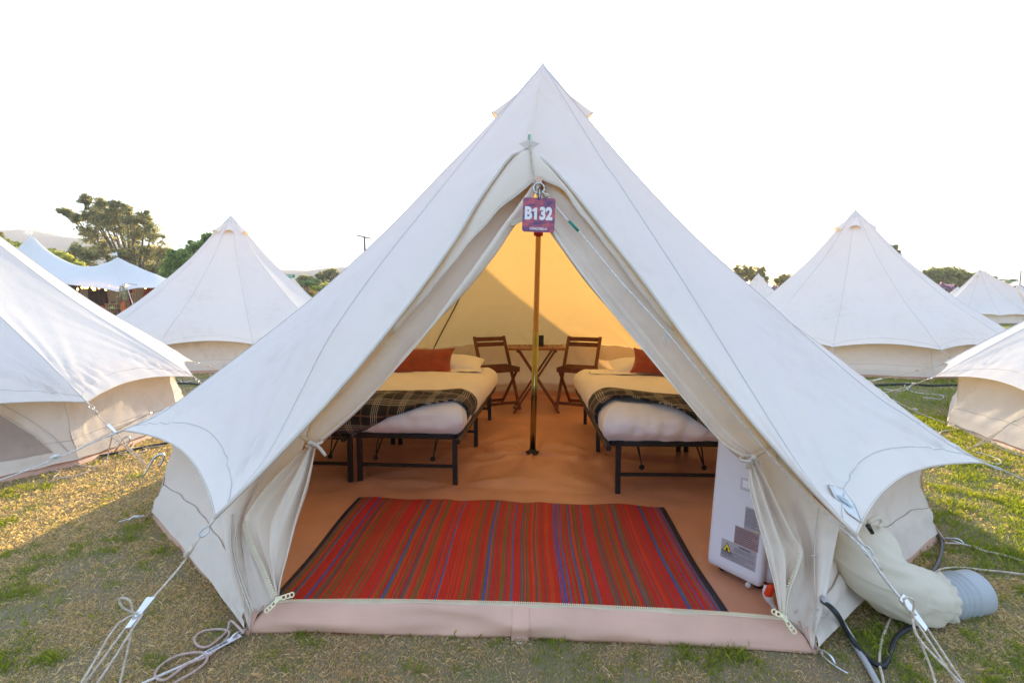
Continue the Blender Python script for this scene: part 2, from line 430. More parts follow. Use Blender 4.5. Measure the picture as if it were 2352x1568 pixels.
        if detail:
            v, f = tube_vf([r[-1] for r in rows], .003, 5); make('wall_seam', v, f, PIPING, wp)
            am = adir((ang[i]+ang[i+1])/2 if ang[i+1] > ang[i] else (ang[i]+ang[i+1]+360)/2)
            hs = [wrow(.76, .004)]+[wrow(q_, .010+.006*math.sin(q_*40+i)) for q_ in (.80, .85, .90, .95)]+[wrow(1.0, .012)]
            for k_, r_ in enumerate(hs):
                for m_ in range(len(r_)): r_[m_] = r_[m_]+V((0, 0, .012*noise.noise(V((m_*.16+i*5, k_*.1, 4)))))
            sheet('wall_hem', hs, CANVAS_WALL, wp); v, f = tube_vf([q+V((0, 0, .002)) for q in hs[0]], .0018, 4); make('hem_stitching', v, f, DIRTY, wp)
        if skirt:
            rows = [[B[i].lerp(B[i+1], k/12)*1.0+V((0, 0, z))+adir((ang[i]+ang[i+1])/2)*(q+.010*noise.noise(V((k*.5+i*4, z*9, 1)))) for k in range(13)]
                    for z, q in ((.075, -.03), (.04, -.004), (.002, .012))]
            sheet('groundsheet_edge', rows, GROUNDSHEET, root)
    if closed:
        b0, b1 = B[-1], B[0]; w = (b1-b0)
        for (tp, bb, s_) in ((T[-1], b0, 0), (T[0], b1, 1)):
            mid = (b0+b1)/2+V((0, 0, .10)); kq = Kp+V((0, 0, -.05)); tq = tp.lerp(Kp, .03)
            out = (b0+b1)/2-c; out.normalize()
            rows = loft([[kq, tq.lerp(kq, .5), tq-out*.1], [kq, (tq+mid)/2*.5+kq*.5, (bb+V((0, 0, .12)))], [kq, kq.lerp(mid, .5), mid]], 14, 12,
                        lambda u, v: .012*math.sin(u*17)*math.sin(math.pi*v), out)
            dp = sheet('door_flap', rows, CANVAS_WALL, root)
        v, f = tube_vf([Kp, (b0+b1)/2+V((0, 0, .1))], .012, 6); make('door_zip', v, f, PIPING, root)
        rows = [[b0.lerp(b1, k/8)+V((0, 0, z)) for k in range(9)] for z in (.11, 0)]; sheet('threshold', rows, GROUNDSHEET, root)
    # cap and vents
    cap = MB(); nC = 24; prof = [(.004, 0), (.03, -.045), (.07, -.10), (.115, -.155)]
    v = [apex+V((0, 0, .012))+V((r*math.cos(2*math.pi*k/nC), r*math.sin(2*math.pi*k/nC), z+(.012*math.cos(6*math.pi*k/nC) if r > .1 else 0))) for r, z in prof for k in range(nC)]
    cap.add(v, [(a*nC+k, a*nC+(k+1) % nC, (a+1)*nC+(k+1) % nC, (a+1)*nC+k) for a in range(3) for k in range(nC)])
    cp = cap.build('cap', CANVAS, root, True)
    v, f = tube_vf([v[-nC+k % nC] for k in range(nC+1)], .003, 5); make('cap_piping', v, f, PIPING, cp)
    for a in hoods: vent_hood(apex, a, root)
    for i, pgp in ropes:
        o = V((T[i].x-c.x, T[i].y-c.y, 0)).normalized(); pg = pgp.copy() if pgp is not None else c+o*(3.75)
        pg.z = .03; guy(T[i]+o*.0, pg, root)
    return root, T, CV, B, rows_of

# ---- the open tent in front
PB = V((.163, 4.115, 0)); APEX = V((.232, 4.115, 2.985))
def on_ang(px, py, ang):
    o = adir(ang); n = V((o.y, -o.x, 0)); return atPlane(px, py, n, PB)
tipR0 = on_ang(1966, 1229, 20.4); tipL0 = on_ang(494, 1189, -26.4); tipB = on_ang(283, 988, -60.2); tipD = on_ang(2259, 1063, 52.8)
print('tips', [tuple(round(x, 2) for x in t) for t in (tipR0, tipL0, tipB, tipD)])
def px_curve(tip, pts):
    h = V((tip.x-APEX.x, tip.y-APEX.y, 0)); n = V((h.y, -h.x, 0)).normalized()
    return [APEX]+[atPlane(x, y, n, APEX) for x, y in pts]+[tip]
K = atY(1215, 341, 2.62)
Lc, Rc = V((-.96, 1.851, 0)), V((1.042, 1.747, 0))
DN = (Rc-Lc).cross(K-Lc).normalized()
if DN.y > 0: DN = -DN
def DP(px, py, off=0.0): return atPlane(px, py, DN, K+DN*off)
offL = (tipL0-K).dot(DN); offR = (tipR0-K).dot(DN)
hemL_px = [(1178, 357), (1144, 399), (1100, 462), (1051, 543), (980, 646), (901, 748), (799, 872), (691, 991), (600, 1085)]
hemR_px = [(1256, 375), (1287, 407), (1332, 460), (1390, 535), (1470, 637), (1544, 738), (1630, 850), (1701, 938), (1769, 1018), (1865, 1126)]
mL = len(hemL_px)+1; mR = len(hemR_px)+1
hemL = [DP(x, y, .03+(offL-.03)*((i+1)/mL)**2) for i, (x, y) in enumerate(hemL_px)]
hemR = [DP(x, y, .03+(offR-.03)*((i+1)/mR)**2) for i, (x, y) in enumerate(hemR_px)]
rh = V((K.x-APEX.x, K.y-APEX.y, 0)); rn = V((rh.y, -rh.x, 0)).normalized()
ridge = [APEX]+[atPlane(x, y, rn, APEX) for x, y in ((1232, 225), (1220, 290))]+[K]
print('ridge', [tuple(round(x, 2) for x in t) for t in ridge])
cL = px_curve(tipL0, [(1088, 341), (975, 481), (865, 619), (760, 769), (694, 895), (607, 1057)])
cR = px_curve(tipR0, [(1373, 352), (1415, 412), (1491, 527), (1570, 648), (1649, 774), (1727, 900), (1806, 1026), (1864, 1110)])
cB = px_curve(tipB, [(1145, 265), (1018, 395), (882, 535), (728, 676), (590, 786), (460, 884), (370, 950)])
cD = px_curve(tipD, [(1343, 265), (1470, 412), (1606, 553), (1764, 693), (1832, 756), (1999, 899), (2093, 962), (2168, 1014)])
for nm, q in (('cL', cL), ('cR', cR), ('cB', cB), ('cD', cD)): print(nm, [(round(math.hypot(p.x-PB.x, p.y-PB.y), 2), round(p.z, 2)) for p in q])
angs = [52.8+30.875*i for i in range(1, 8)]
tips = [tipR0, tipD]+[(a, 2.62, .50) for a in angs]+[tipB, tipL0]
main, MT, MCV, MBs, MROWS = bell_tent(
    'open cream canvas bell tent with beds inside and a striped rug at its door', (PB.x, PB.y), tips, apex=APEX, K=K,
    curves={0: cR, 1: cD, len(tips)-2: cB, len(tips)-1: cL}, nu=48, nv=70, amp=.020, group='white bell tents', closed=False,
    front={'K': K, 'L': ridge+hemL+[tipL0], 'R': ridge+hemR+[tipR0]}, hoods=(95, 266, 170), scal=.028, ends={9: (1, spl([DP(x, y, .02) for x, y in [(507, 1186), (520, 1240), (536, 1320), (556, 1390), (572, 1440)]], 20)), 0: (0, spl([DP(x, y, .02) for x, y in [(1930, 1200), (1915, 1280), (1895, 1370), (1875, 1440), (1869, 1482)]], 20))})
# ------------------------------------------------------------------ the open doorway of the front tent
def DPs(lst, off=0.0): return [DP(x, y, off) for x, y in lst]
# hood: the strip of cloth hanging from the roof edge over the top of the door
hood_out = [DP(x, y, .03) for x, y in [(901, 750), (980, 650), (1051, 543), (1100, 465), (1144, 403), (1178, 362), (1204, 345), (1215, 343), (1230, 350), (1254, 376), (1285, 410), (1330, 463), (1390, 537), (1470, 640), (1544, 742)]]
hood_in = [DP(x, y, .045) for x, y in [(903, 764), (985, 672), (1049, 592), (1088, 545), (1124, 506), (1153, 474), (1200, 438), (1234, 413), (1256, 416), (1294, 436), (1322, 476), (1369, 534), (1412, 590), (1478, 678), (1546, 760)]]
hood_mid = [a.lerp(b, .5)+DN*(.012+.004*math.sin(i*2.1)) for i, (a, b) in enumerate(zip(hood_out, hood_in))]
rows = loft([hood_out, hood_mid, hood_in], 8, 60, lambda u, v: .004*math.sin(v*60+u*4)*u, DN)
hd = sheet('door_hood', rows, CANVAS_DOOR, main, thick=.004)
v, f = tube_vf([r[-1] for r in rows], .0035, 6); make('hood_hem', v, f, PIPING, hd)
# webbing strip with stitched edges down the middle of the hood
for a, b in (((1207, 352), (1219, 412)), ((1216, 352), (1233, 410))):
    v, f = tube_vf([DP(*a, .03), DP(*b, .012)], .0018, 4); make('hood_stitching', v, f, SEAM, hd)
# upper curtains: door flaps rolled to the sides
def curtain(name, rails, nu, nv, folds, amp, seed, conv=1.0, pinch=None, mat=None):
    def dsp(u, v):
        a = amp*(1-.75*v**3) if pinch is None else amp*pinch(v)
        w = 0
        for k, (fr, am, ph) in enumerate(folds):
            w += am*math.sin(u*fr+ph+.8*math.sin(v*2.3+seed+k))
        w += .35*noise.noise(V((u*4, v*5, seed)))
        return a*w
    rows = loft(rails, nu, nv, dsp, DN)
    return sheet(name, rows, mat or CANVAS_DOOR, main, thick=.003), rows
knotL, knotR = DP(722, 1018, .045), DP(1722, 1052, .045)
# gather = tube-like bundle: rails go outer (behind roof edge) -> middle folds -> opening edge
outL = [(1200, 392), (1192, 412), (1135, 445), (1030, 560), (955, 655), (875, 755), (775, 880), (695, 968), (690, 1004)]
m1L = [(1216, 394), (1210, 430), (1163, 485), (1075, 608), (1005, 700), (925, 803), (822, 920), (738, 995), (712, 1014)]
m2L = [(1228, 396), (1217, 440), (1183, 490), (1105, 603), (1035, 693), (955, 795), (850, 908), (756, 992), (718, 1017)]
inL = [(1243, 400), (1232, 440), (1222, 468), (1212, 494), (1180, 529), (1135, 595), (1057, 688), (949, 795), (889, 870), (829, 938), (769, 990), (730, 1022)]
cl1, rl1 = curtain('door_flap', [DPs(outL, -.07), DPs(m1L, -.015), DPs(m2L, .02), DPs(inL, -.02)], 30, 60, [(6.3, 1.0, .4), (15, .45, 2.0), (27, .2, .6)], .032, 1.3)
outR = [(1262, 396), (1262, 412), (1275, 420), (1345, 480), (1430, 580), (1500, 665), (1575, 760), (1655, 862), (1735, 965), (1775, 1020)]
m0R = [(1254, 398), (1252, 425), (1258, 455), (1300, 510), (1376, 610), (1450, 706), (1528, 800), (1612, 905), (1694, 1005), (1742, 1044)]
m1R = [(1246, 400), (1244, 435), (1254, 470), (1284, 524), (1350, 622), (1425, 722), (1506, 820), (1592, 925), (1672, 1012), (1733, 1050)]
m2R = [(1236, 402), (1237, 440), (1250, 485), (1270, 535), (1322, 615), (1395, 712), (1480, 815), (1570, 922), (1652, 1014), (1722, 1055)]
inR = [(1222, 404), (1230, 445), (1238, 475), (1246, 500), (1257, 531), (1287, 575), (1349, 658), (1428, 748), (1512, 838), (1586, 930), (1649, 1001), (1682, 1038), (1714, 1062)]
cr1, rr1 = curtain('door_flap', [DPs(outR, -.07), DPs(m0R, -.012), DPs(m1R, -.03), DPs(m2R, .012), DPs(inR, -.02)], 40, 60, [(9.5, 1.0, .2), (19, .5, 2.6), (31, .2, .6)], .030, 4.1)
# gathered lower parts of the flaps
lowL = [
    [(704, 1030), (660, 1072), (610, 1125), (580, 1165), (566, 1196), (580, 1245), (607, 1304), (634, 1368)],
    [(708, 1028), (672, 1085), (630, 1155), (600, 1230), (620, 1300), (635, 1369)],
    [(713, 1027), (690, 1095), (655, 1180), (628, 1250), (626, 1310), (636, 1370)],
    [(719, 1027), (702, 1100), (672, 1195), (648, 1272), (636, 1320), (637, 1371)],
    [(727, 1028), (712, 1104), (683, 1202), (661, 1279), (645, 1335), (638, 1372)]]
cl2, rl2 = curtain('door_flap', [DPs(q, o) for q, o in zip(lowL, (.01, .0, .035, .0, .02))], 36, 44, [(13, 1.0, .4), (26, .55, 2.0), (40, .25, 1.0)], .019, 2.2, pinch=lambda v: min(1, .35+v*2)*(1-.7*v*v))
lowR = [
    [(1716, 1064), (1716, 1092), (1723, 1146), (1740, 1210), (1757, 1272), (1775, 1340), (1788, 1394), (1794, 1418)],
    [(1722, 1064), (1732, 1100), (1748, 1160), (1768, 1225), (1784, 1280), (1794, 1340), (1796, 1385), (1797, 1418)],
    [(1728, 1064), (1746, 1105), (1768, 1170), (1790, 1232), (1806, 1280), (1806, 1330), (1802, 1380), (1799, 1418)],
    [(1736, 1060), (1762, 1110), (1792, 1180), (1820, 1236), (1836, 1262), (1826, 1308), (1808, 1356), (1801, 1417)]]
cr2, rr2 = curtain('door_flap', [DPs(q, o) for q, o in zip(lowR, (.015, .035, .0, .02))], 36, 44, [(12, 1.0, 1.4), (23, .55, 2.6), (37, .25, 1.0)], .019, 5.2, pinch=lambda v: min(1, .35+v*2)*(1-.6*v*v))
# front walls between the zip and the corner
wallL = [
    [(505, 1184), (520, 1240), (536, 1320), (556, 1390), (573, 1448)],
    [(575, 1112), (548, 1190), (548, 1270), (560, 1340), (580, 1420)],
    [(640, 1040), (600, 1100), (556, 1190), (566, 1262), (584, 1340), (605, 1400)],
    [(712, 968), (690, 1050), (640, 1130), (590, 1190), (590, 1245), (612, 1304), (636, 1376)]]
rows = loft([DPs(q, o) for q, o in zip(wallL, (.02, .0, -.02, -.03))], 34, 44, lambda u, v: .016*math.sin(u*7+1+v*1.5)*math.sin(math.pi*v)+.006*math.sin(u*21+v*5)*math.sin(math.pi*v), DN)
fw1 = sheet('wall_panel', rows, CANVAS_WALL, main, thick=.003)
wallR = [
    [(1735, 990), (1740, 1060), (1775, 1160), (1818, 1252), (1816, 1308), (1804, 1356), (1800, 1420)],
    [(1790, 1060), (1812, 1130), (1850, 1220), (1860, 1300), (1845, 1370), (1830, 1440)],
    [(1860, 1132), (1868, 1200), (1872, 1290), (1868, 1380), (1850, 1460)],
    [(1930, 1200), (1915, 1280), (1895, 1370), (1875, 1440), (1868, 1490)]]
rows = loft([DPs(q, o) for q, o in zip(wallR, (-.04, -.03, .0, .02))], 34, 44, lambda u, v: .016*math.sin(u*8+2-v*1.5)*math.sin(math.pi*v)+.006*math.sin(u*23+v*4)*math.sin(math.pi*v), DN)
fw2 = sheet('wall_panel', rows, CANVAS_WALL, main, thick=.003)
# stitched corner strip with the cable slot on the right front wall
for pts in ([(1880, 1165), (1870, 1270), (1872, 1380), (1868, 1450)], [(1862, 1275), (1884, 1275)], [(1884, 1275), (1887, 1330), (1890, 1400)], [(1862, 1400), (1890, 1400)], [(1866, 1420), (1895, 1416)]):
    v, f = tube_vf(spl(DPs(pts, .022), 10), .0022, 4); make('hem_stitching', v, f, PIPING, fw2)
for pts in ([(533, 1180), (530, 1250), (550, 1330), (578, 1410)], [(545, 1200), (538, 1262), (556, 1330), (584, 1405)]):
    v, f = tube_vf(spl(DPs(pts, .024), 14), .003, 4); make('hem_stitching', v, f, PIPING, fw1)
# zips: a cloth tape with teeth
def zipline(pts, off, parent, tape=.018, step=.0095, flip=1):
    P = spl(DPs(pts, off) if not isinstance(pts[0], V) else pts, 60)
    t = [(P[min(i+1, 60)]-P[max(i-1, 0)]).normalized() for i in range(61)]; nr = DN
    sd = [q.cross(nr).normalized()*flip for q in t]
    tp = sheet('zip_tape', [[p-s_*tape+nr*.001, p] for p, s_ in zip(P, sd)], pbrtape, parent)
    L = sum((P[i+1]-P[i]).length for i in range(60)); n = int(L/step); Q = spl(P, n); mb = MB()
    for i in range(n):
        d = (Q[i+1]-Q[i]).normalized(); s_ = d.cross(nr).normalized()*flip
        mb.bar(Q[i]-s_*.003, Q[i]+s_*.005, .0045, .0045, nr)
    z = mb.build('zip_teeth', ZIP, parent); tag(z, kind='stuff'); return z
pbrtape = pbr('zip_tape_cloth', (.58, .50, .38), .85, var=.1, bump=.3)
zipline([(566, 1197), (580, 1245), (607, 1304), (634, 1370)], .03, fw1, flip=-1)
zipline([(1836, 1262), (1826, 1308), (1806, 1356), (1797, 1415)], .03, fw2, flip=1)
zipline([(1172, 512), (1195, 503), (1206, 494)], .03, cl1, flip=-1)
zipline([(1252, 512), (1275, 540), (1290, 562)], .03, cr1, flip=1)
def zpull(px, py, dx, dy, parent):
    a = DP(px, py, .045); b = DP(px+dx, py+dy, .045); d = (b-a).normalized(); mb = MB(); s_ = d.cross(DN).normalized()
    mb.bar(a-d*.012, a+d*.014, .016, .011, DN, .003)
    for sg in (-1, 1): mb.bar(a+d*.01+s_*sg*.006, b-d*.012+s_*sg*.007, .004, .003, DN)
    mb.tube(torus_pts(b-d*.006, d, s_, .008, 12), .0028, 6); mb.bar(a+d*.024, a+d*.03, .014, .003, DN)
    return mb.build('zip_pull', ZIPMETAL, parent)
zpull(640, 1374, 34, -10, fw1); zpull(638, 1378, -28, 26, fw1); zpull(1800, 1416, -26, -14, fw2); zpull(1802, 1420, 24, 32, fw2)
# ties that gather the flaps
def tie(kn, roof_px, tail_px, parent, r=.030):
    mb = MB(); a = DP(*roof_px, .05); n2 = DN; s_ = V((1, 0, 0))
    ax = (a-kn).normalized(); b = ax.cross(n2).normalized()
    ring = [kn+(V((0, -1, 0))*(.030*math.cos(q))+V((1, 0, 0))*(r*math.sin(q)))+V((0, 0, .006*math.sin(q))) for q in [2*math.pi*i/16 for i in range(17)]]
    mb.tube(ring, .0065, 8)
    mb.tube(spl([a, a.lerp(kn, .5)+DN*.008, kn+DN*.03], 8), .0075, 8)
    mb.tube([kn+DN*.035+V((0, 0, .008)), kn+DN*.046, kn+DN*.035+V((0, 0, -.010))], [.006, .012, .006], 8)
    for t in tail_px: mb.tube(spl([kn+DN*.04, (DP(*t, .05)+kn)/2+DN*.02+V((0, 0, .01)), DP(*t, .04)], 8), [.007]*8+[.005], 8)
    return mb.build('tie_cord', PIPING, parent, True)
tie(knotL, (690, 1003), [(748, 1046)], cl2); tie(knotR, (1758, 1034), [(1716, 1074)], cr2, .034)
# small loops of cord hanging on the door edge
for p in ((885, 768), (1538, 752), (1530, 765)):
    q = DP(p[0], p[1], .04); ln = .055
    v, f = tube_vf(spl([q, q+V((.012, -.01, -ln*.5)), q+V((-.002, -.012, -ln)), q+V((-.014, -.01, -ln*.55)), q+V((-.002, 0, 0))], 16), .0022, 5); make('tie_cord', v, f, ROPEW, main)
# threshold: the front edge of the groundsheet, zipped along the top
thr_b = [(566, 1446), (580, 1453), (700, 1452), (870, 1458), (1040, 1461), (1205, 1466), (1400, 1474), (1600, 1484), (1760, 1493), (1862, 1499), (1876, 1496)]
thr_t = [(600, 1404), (638, 1383), (760, 1381), (900, 1381), (1050, 1384), (1202, 1388), (1400, 1396), (1560, 1404), (1700, 1413), (1800, 1422), (1836, 1446)]
bot = [atZ(x, y, .004) for x, y in thr_b]
top = []
for i, (x, y) in enumerate(thr_t):
    w = i/10; Yt = (1.851+.055)*(1-w)+(1.747+.055)*w; top.append(atY(x, y, Yt))
mid = [a.lerp(b, .5)+V((0, -.012+.006*math.sin(i*1.9), 0)) for i, (a, b) in enumerate(zip(bot, top))]
rows = [list(r) for r in zip(*[spl(bot, 80), spl(mid, 80), spl(top, 80)])]
rows = loft([bot, mid, top], 10, 90)
for j, r in enumerate(rows):
    v_ = j/90
    for i in range(len(r)):
        u_ = i/10; r[i] = r[i]+V((0, -1, .1))*(.007*math.sin(v_*11+u_*4)*math.sin(math.pi*u_)+.011*noise.noise(V((v_*9, u_*2.5, 3)))+.010*(1-abs(noise.noise(V((v_*5+u_*1.5, u_*1.2-v_*3, 7)))))**4*math.sin(math.pi*u_))
th = sheet('threshold', rows, GROUNDSHEET, main, thick=.003)
print('threshold top', [tuple(round(q, 3) for q in p) for p in (top[0], top[5], top[-1])])
ZN = V((0, -.25, 1)).normalized()
P = spl([p+V((0, -.002, .004)) for p in top[1:-1]], 200); Q = spl(P, 260); mb = MB()
for i in range(260):
    d = (Q[i+1]-Q[i]).normalized(); mb.bar(Q[i]-V((0, 0, .001)), Q[i]+V((0, .0, .0075)), .0046, .005, d)
z = mb.build('zip_teeth', ZIP, th); tag(z, kind='stuff')
sheet('zip_tape', [[p+V((0, -.004, -.016)), p+V((0, -.003, .002))] for p in P], pbr('pale_tape', (.70, .60, .45), .85), th)
mb = MB(); wq = (1202, 1388)
mb.grid([[rows[44][k]+V((-.016, -.006, 0)), rows[46][k]+V((0.0, -.006, 0))] for k in range(10, -1, -1)]+[[rows[44][0]+V((-.014, -.014, -.006)), rows[46][0]+V((-.002, -.014, -.006))]])
st = mb.build('webbing_strap', GROUNDSHEET, th, True)
mb = MB(); c0 = rows[45][0]+V((-.008, -.016, .0)); mb.tube(torus_pts(c0, V((1, 0, 0)), V((0, -.9, -.1)), .013, 12), .0025, 6); mb.build('ring', STEEL, th, True)
# corner patches at either end of the threshold
for a, b, c_, d_ in (((575, 1453), (636, 1383), (560, 1400), (545, 1440)), ((1866, 1499), (1806, 1424), (1880, 1450), (1880, 1495))):
    pass
# floor of the tent with a low bathtub edge
cen = PB; rows = []; NR, NA = 60, 132
legs = [V((-.372, 3.383, 0)), V((.661, 3.226, 0)), V((-1.006, 3.441, 0)), V((-.276, 4.317, 0)), V((.682, 4.115, 0)), PB, V((-.225, 5.26, 0))]
poly = sorted([(math.atan2((b-cen).y, (b-cen).x), b) for b in MBs], key=lambda q: q[0])
def floor_r(a):
    n = len(poly); d = V((math.cos(a), math.sin(a), 0))
    for i in range(n):
        p, q = poly[i][1]-cen, poly[(i+1) % n][1]-cen; e = q-p
        det = d.x*(-e.y)+e.x*d.y
        if abs(det) < 1e-9: continue
        t = (p.x*(-e.y)+e.x*p.y)/det; s_ = (d.x*p.y-d.y*p.x)/det
        if t > 0 and -1e-6 <= s_ <= 1+1e-6: return t
    return 2.4
for j in range(NR+1):
    row = []
    for i in range(NA+1):
        a = 2*math.pi*i/NA; R = floor_r(a)-.035; p = cen+V((math.cos(a), math.sin(a), 0))*(R*j/NR); z = .014
        for k, l in enumerate(legs):
            w = p-l; dd = w.length; ph = math.atan2(w.y, w.x)
            z += .019*math.exp(-dd/.42)*(1-math.exp(-dd/.07))*(math.sin(ph*5+k*2)+.7*math.sin(ph*9+k)+.4*math.sin(ph*15+k*3))
        z += .006*noise.noise(V((p.x*2.2, p.y*2.2, 5)))+.004*(1-abs(noise.noise(V((p.x*3.1+4, p.y*1.6, 2)))))**4
        if 1.9 < p.y < 3.25 and abs(p.x) < 1.0: z = .014+(z-.014)*.25
        if j > NR-2: z += .05*(j-(NR-2))/2 if not (p.y < 2.1 and abs(p.x-.04) < 1.1) else 0
        p.z = max(.006, z); row.append(p)
    rows.append(row)
floor_ob = sheet('groundsheet_floor', rows, FLOOR, main)
# inner bathtub wall at the back
for i in range(len(MBs)-1):
    rows = [[MBs[i].lerp(MBs[i+1], k/10)+(cen-MBs[i].lerp(MBs[i+1], k/10)).normalized()*(q+.008*noise.noise(V((k+i*3, z*20, 9))))+V((0, 0, z+.01*noise.noise(V((k*.9+i*7, 1, 4)))*(z > .08))) for k in range(11)] for z, q in ((.03, .05), (.07, .06), (.10, .045))]
    sheet('groundsheet_edge', rows, FLOOR, main)
# centre pole and the ring, carabiner and tag
mb = MB(); top_p = atY(1238, 420, 4.1); top_p = PB.lerp(V((APEX.x, APEX.y, APEX.z-.02)), 1)
def pole_at(z): return PB.lerp(V((APEX.x, APEX.y, APEX.z-.03)), z/(APEX.z-.03))
mb.tube([pole_at(.02), pole_at(.985)], .0235, 20); lower = mb
pole = lower.build('tent_pole', pbr('zinc_pole_lower', (.40, .36, .14), .18, 1.0, var=.35, vscale=3, col2=(.50, .44, .16)), main, True)
mb = MB(); mb.tube([pole_at(.985), pole_at(.99), pole_at(1.95), pole_at(1.955), APEX-V((0, 0, .05))], [.0235, .021, .021, .0185, .0185], 20); mb.build('upper_pole', BRASS, pole, True)
mb = MB(); mb.lathe([(.055, 0), (.055, .006), (.03, .010), (.026, .03)], PB+V((0, 0, .016)), 24); mb.build('pole_foot', BLACK, pole, True)
mb = MB(); mb.tube([pole_at(1.715), pole_at(1.765)], [.036, .036], 16); mb.build('pole_collar', pbr('red_tape', (.45, .02, .04), .5), pole, True)
# ------------------------------------------------------------------ furniture inside the tent
WOOD = pbr('acacia_wood', (.17, .055, .022), .5, var=.35, vscale=6, bump=.3, bscale=50, stretch=(3, 3, 14))
WOODT = pbr('acacia_top', (.30, .13, .05), .45, var=.3, vscale=6, bump=.3, bscale=60, stretch=(14, 2, 3))
DUVET = pbr('white_cotton', (.88, .85, .89), .8, var=.03, bump=.25, bscale=14, sheen=.2)
VELVET = pbr('rust_velvet', (.30, .045, .014), .75, var=.25, vscale=9, bump=.3, bscale=18, sheen=.6)
def plaid():
    m, nt, out = newmat('plaid_fleece'); t = NT(nt); b = t.n('ShaderNodeBsdfPrincipled'); t.l(b.outputs[0], out.inputs[0])
    uv = t.n('ShaderNodeTexCoord').outputs['UV']; sx = t.n('ShaderNodeSeparateXYZ'); t.l(uv, sx.inputs[0])
    def band(c, per, lo, hi):
        f = t.math('FRACT', t.math('MULTIPLY', c, 1/per)); return t.math('MULTIPLY', t.math('GREATER_THAN', f, lo), t.math('LESS_THAN', f, hi))
    def lines(c, per=.17):
        s = None
        for q in (.06, .13, .20, .27): k = band(c, per, q, q+.024); s = k if s is None else t.math('ADD', s, k)
        return s
    tw = t.math('GREATER_THAN', t.math('FRACT', t.math('MULTIPLY', t.math('ADD', sx.outputs[0], sx.outputs[1]), 260)), .45)
    gx, gy = band(sx.outputs[0], .17, .42, .92), band(sx.outputs[1], .17, .42, .92)
    base = t.mix(t.math('MULTIPLY', t.math('ADD', gx, gy), .5), (.022, .016, .011), (.004, .004, .004))
    bx, by = band(sx.outputs[0], .17, .64, .70), band(sx.outputs[1], .17, .64, .70)
    base = t.mix(t.math('MULTIPLY', t.math('MAXIMUM', bx, by), .6), base, (.20, .09, .05))
    ln = t.math('ADD', lines(sx.outputs[0]), lines(sx.outputs[1]))
    fac = t.math('MINIMUM', t.math('MULTIPLY', ln, t.math('ADD', t.math('MULTIPLY', tw, .35), .38)), 1.0)
    base = t.mix(fac, base, (.62, .55, .45)); t.l(base, b.inputs['Base Color'])
    b.inputs['Roughness'].default_value = .9; b.inputs['Sheen Weight'].default_value = .08
    t.l(t.bump(t.noise(t.n('ShaderNodeTexCoord').outputs['Object'], 220, 2), .5, .004), b.inputs['Normal']); return m
PLAID = plaid()
class Fr:                                   # a frame: origin, u across, v along the bed (towards the head)
    def __init__(s, o, u, v): s.o = V(o); s.u = V(u).normalized(); s.v = V(v).normalized()
    def __call__(s, a, b, z): return V((s.o.x, s.o.y, 0))+s.u*a+s.v*b+V((0, 0, z))
FL = Fr((-.372, 3.383), (-.997, .078, 0), (.078, .997, 0)); FR = Fr((.661, 3.226), (1, -.030, 0), (.030, 1, 0))
def bed_frame(F, u0, label, group, over0, over1, z=.345):
    c = F(u0+.32, .95, 0); root = empty('bed_frame', c, label, 'bed frame', group)
    a0, a1, b0, b1, r = u0-over0, u0+.64+over1, -.045, 1.93, .06; pts = []
    for cx_, cy_, st in ((a0+r, b0+r, 180), (a1-r, b0+r, 270), (a1-r, b1-r, 0), (a0+r, b1-r, 90)):
        for k in range(6): q = math.radians(st+k*18); pts.append(F(cx_+r*math.cos(q), cy_+r*math.sin(q), z))
    pts.append(pts[0]); mb = MB()
    for i in range(len(pts)-1): mb.bar(pts[i], pts[i+1]+(pts[i+1]-pts[i])*.1, .026, .034, (0, 0, 1), .005)
    mb.build('rail', BLACK, root)
    for v_ in (.0, .93, 1.875):
        for a in (u0, u0+.64):
            m = MB(); m.box(F(a, v_, (z-.02)/2+.012), (.032, .032, z-.02), Matrix.Rotation(math.atan2(F.v.y, F.v.x)-math.pi/2, 3, 'Z'), .004)
            m.build('leg', BLACK, root)
        m = MB(); m.bar(F(u0, v_, .135), F(u0+.64, v_, .135), .016, .022, (0, 0, 1), .003); m.build('crossbar', BLACK, root)
    for k in range(9):
        m = MB(); m.bar(F(a0+.01, .1+k*.21, z), F(a1-.01, .1+k*.21, z), .018, .012, (0, 0, 1)); m.build('slat', BLACK, root)
    for a in (.13, .52):                     # folding braces with a knuckle
        m = MB(); m.bar(F(u0+a, .03, z-.02), F(u0+a+.03, .05, .16), .012, .006, (1, 0, 0)); m.lathe([(.014, -.006), (.018, 0), (.014, .006)], F(u0+a+.03, .05, .165), 10, Matrix.Rotation(math.pi/2, 3, 'X'))
        m.bar(F(u0+a+.03, .05, .165), F(u0+a+.03, .30, .32), .012, .006, (1, 0, 0)); m.build('brace', BLACK, root)
    return root
gF = 'black folding bed frames in the tent'
bed_frame(FL, 0, 'black metal bed frame under the left bed, beside the centre pole', gF, .05, .03)
bed_frame(FL, .705, 'outer black metal bed frame under the left bed, half behind the door flap', gF, .02, .05)
bed_frame(FR, 0, 'black metal bed frame under the right bed, beside the aisle', gF, .085, .01)
bed_frame(FR, .70, 'outer black metal bed frame under the right bed, behind the white air conditioner', gF, .01, .05)
Z0, Z1 = .352, .575
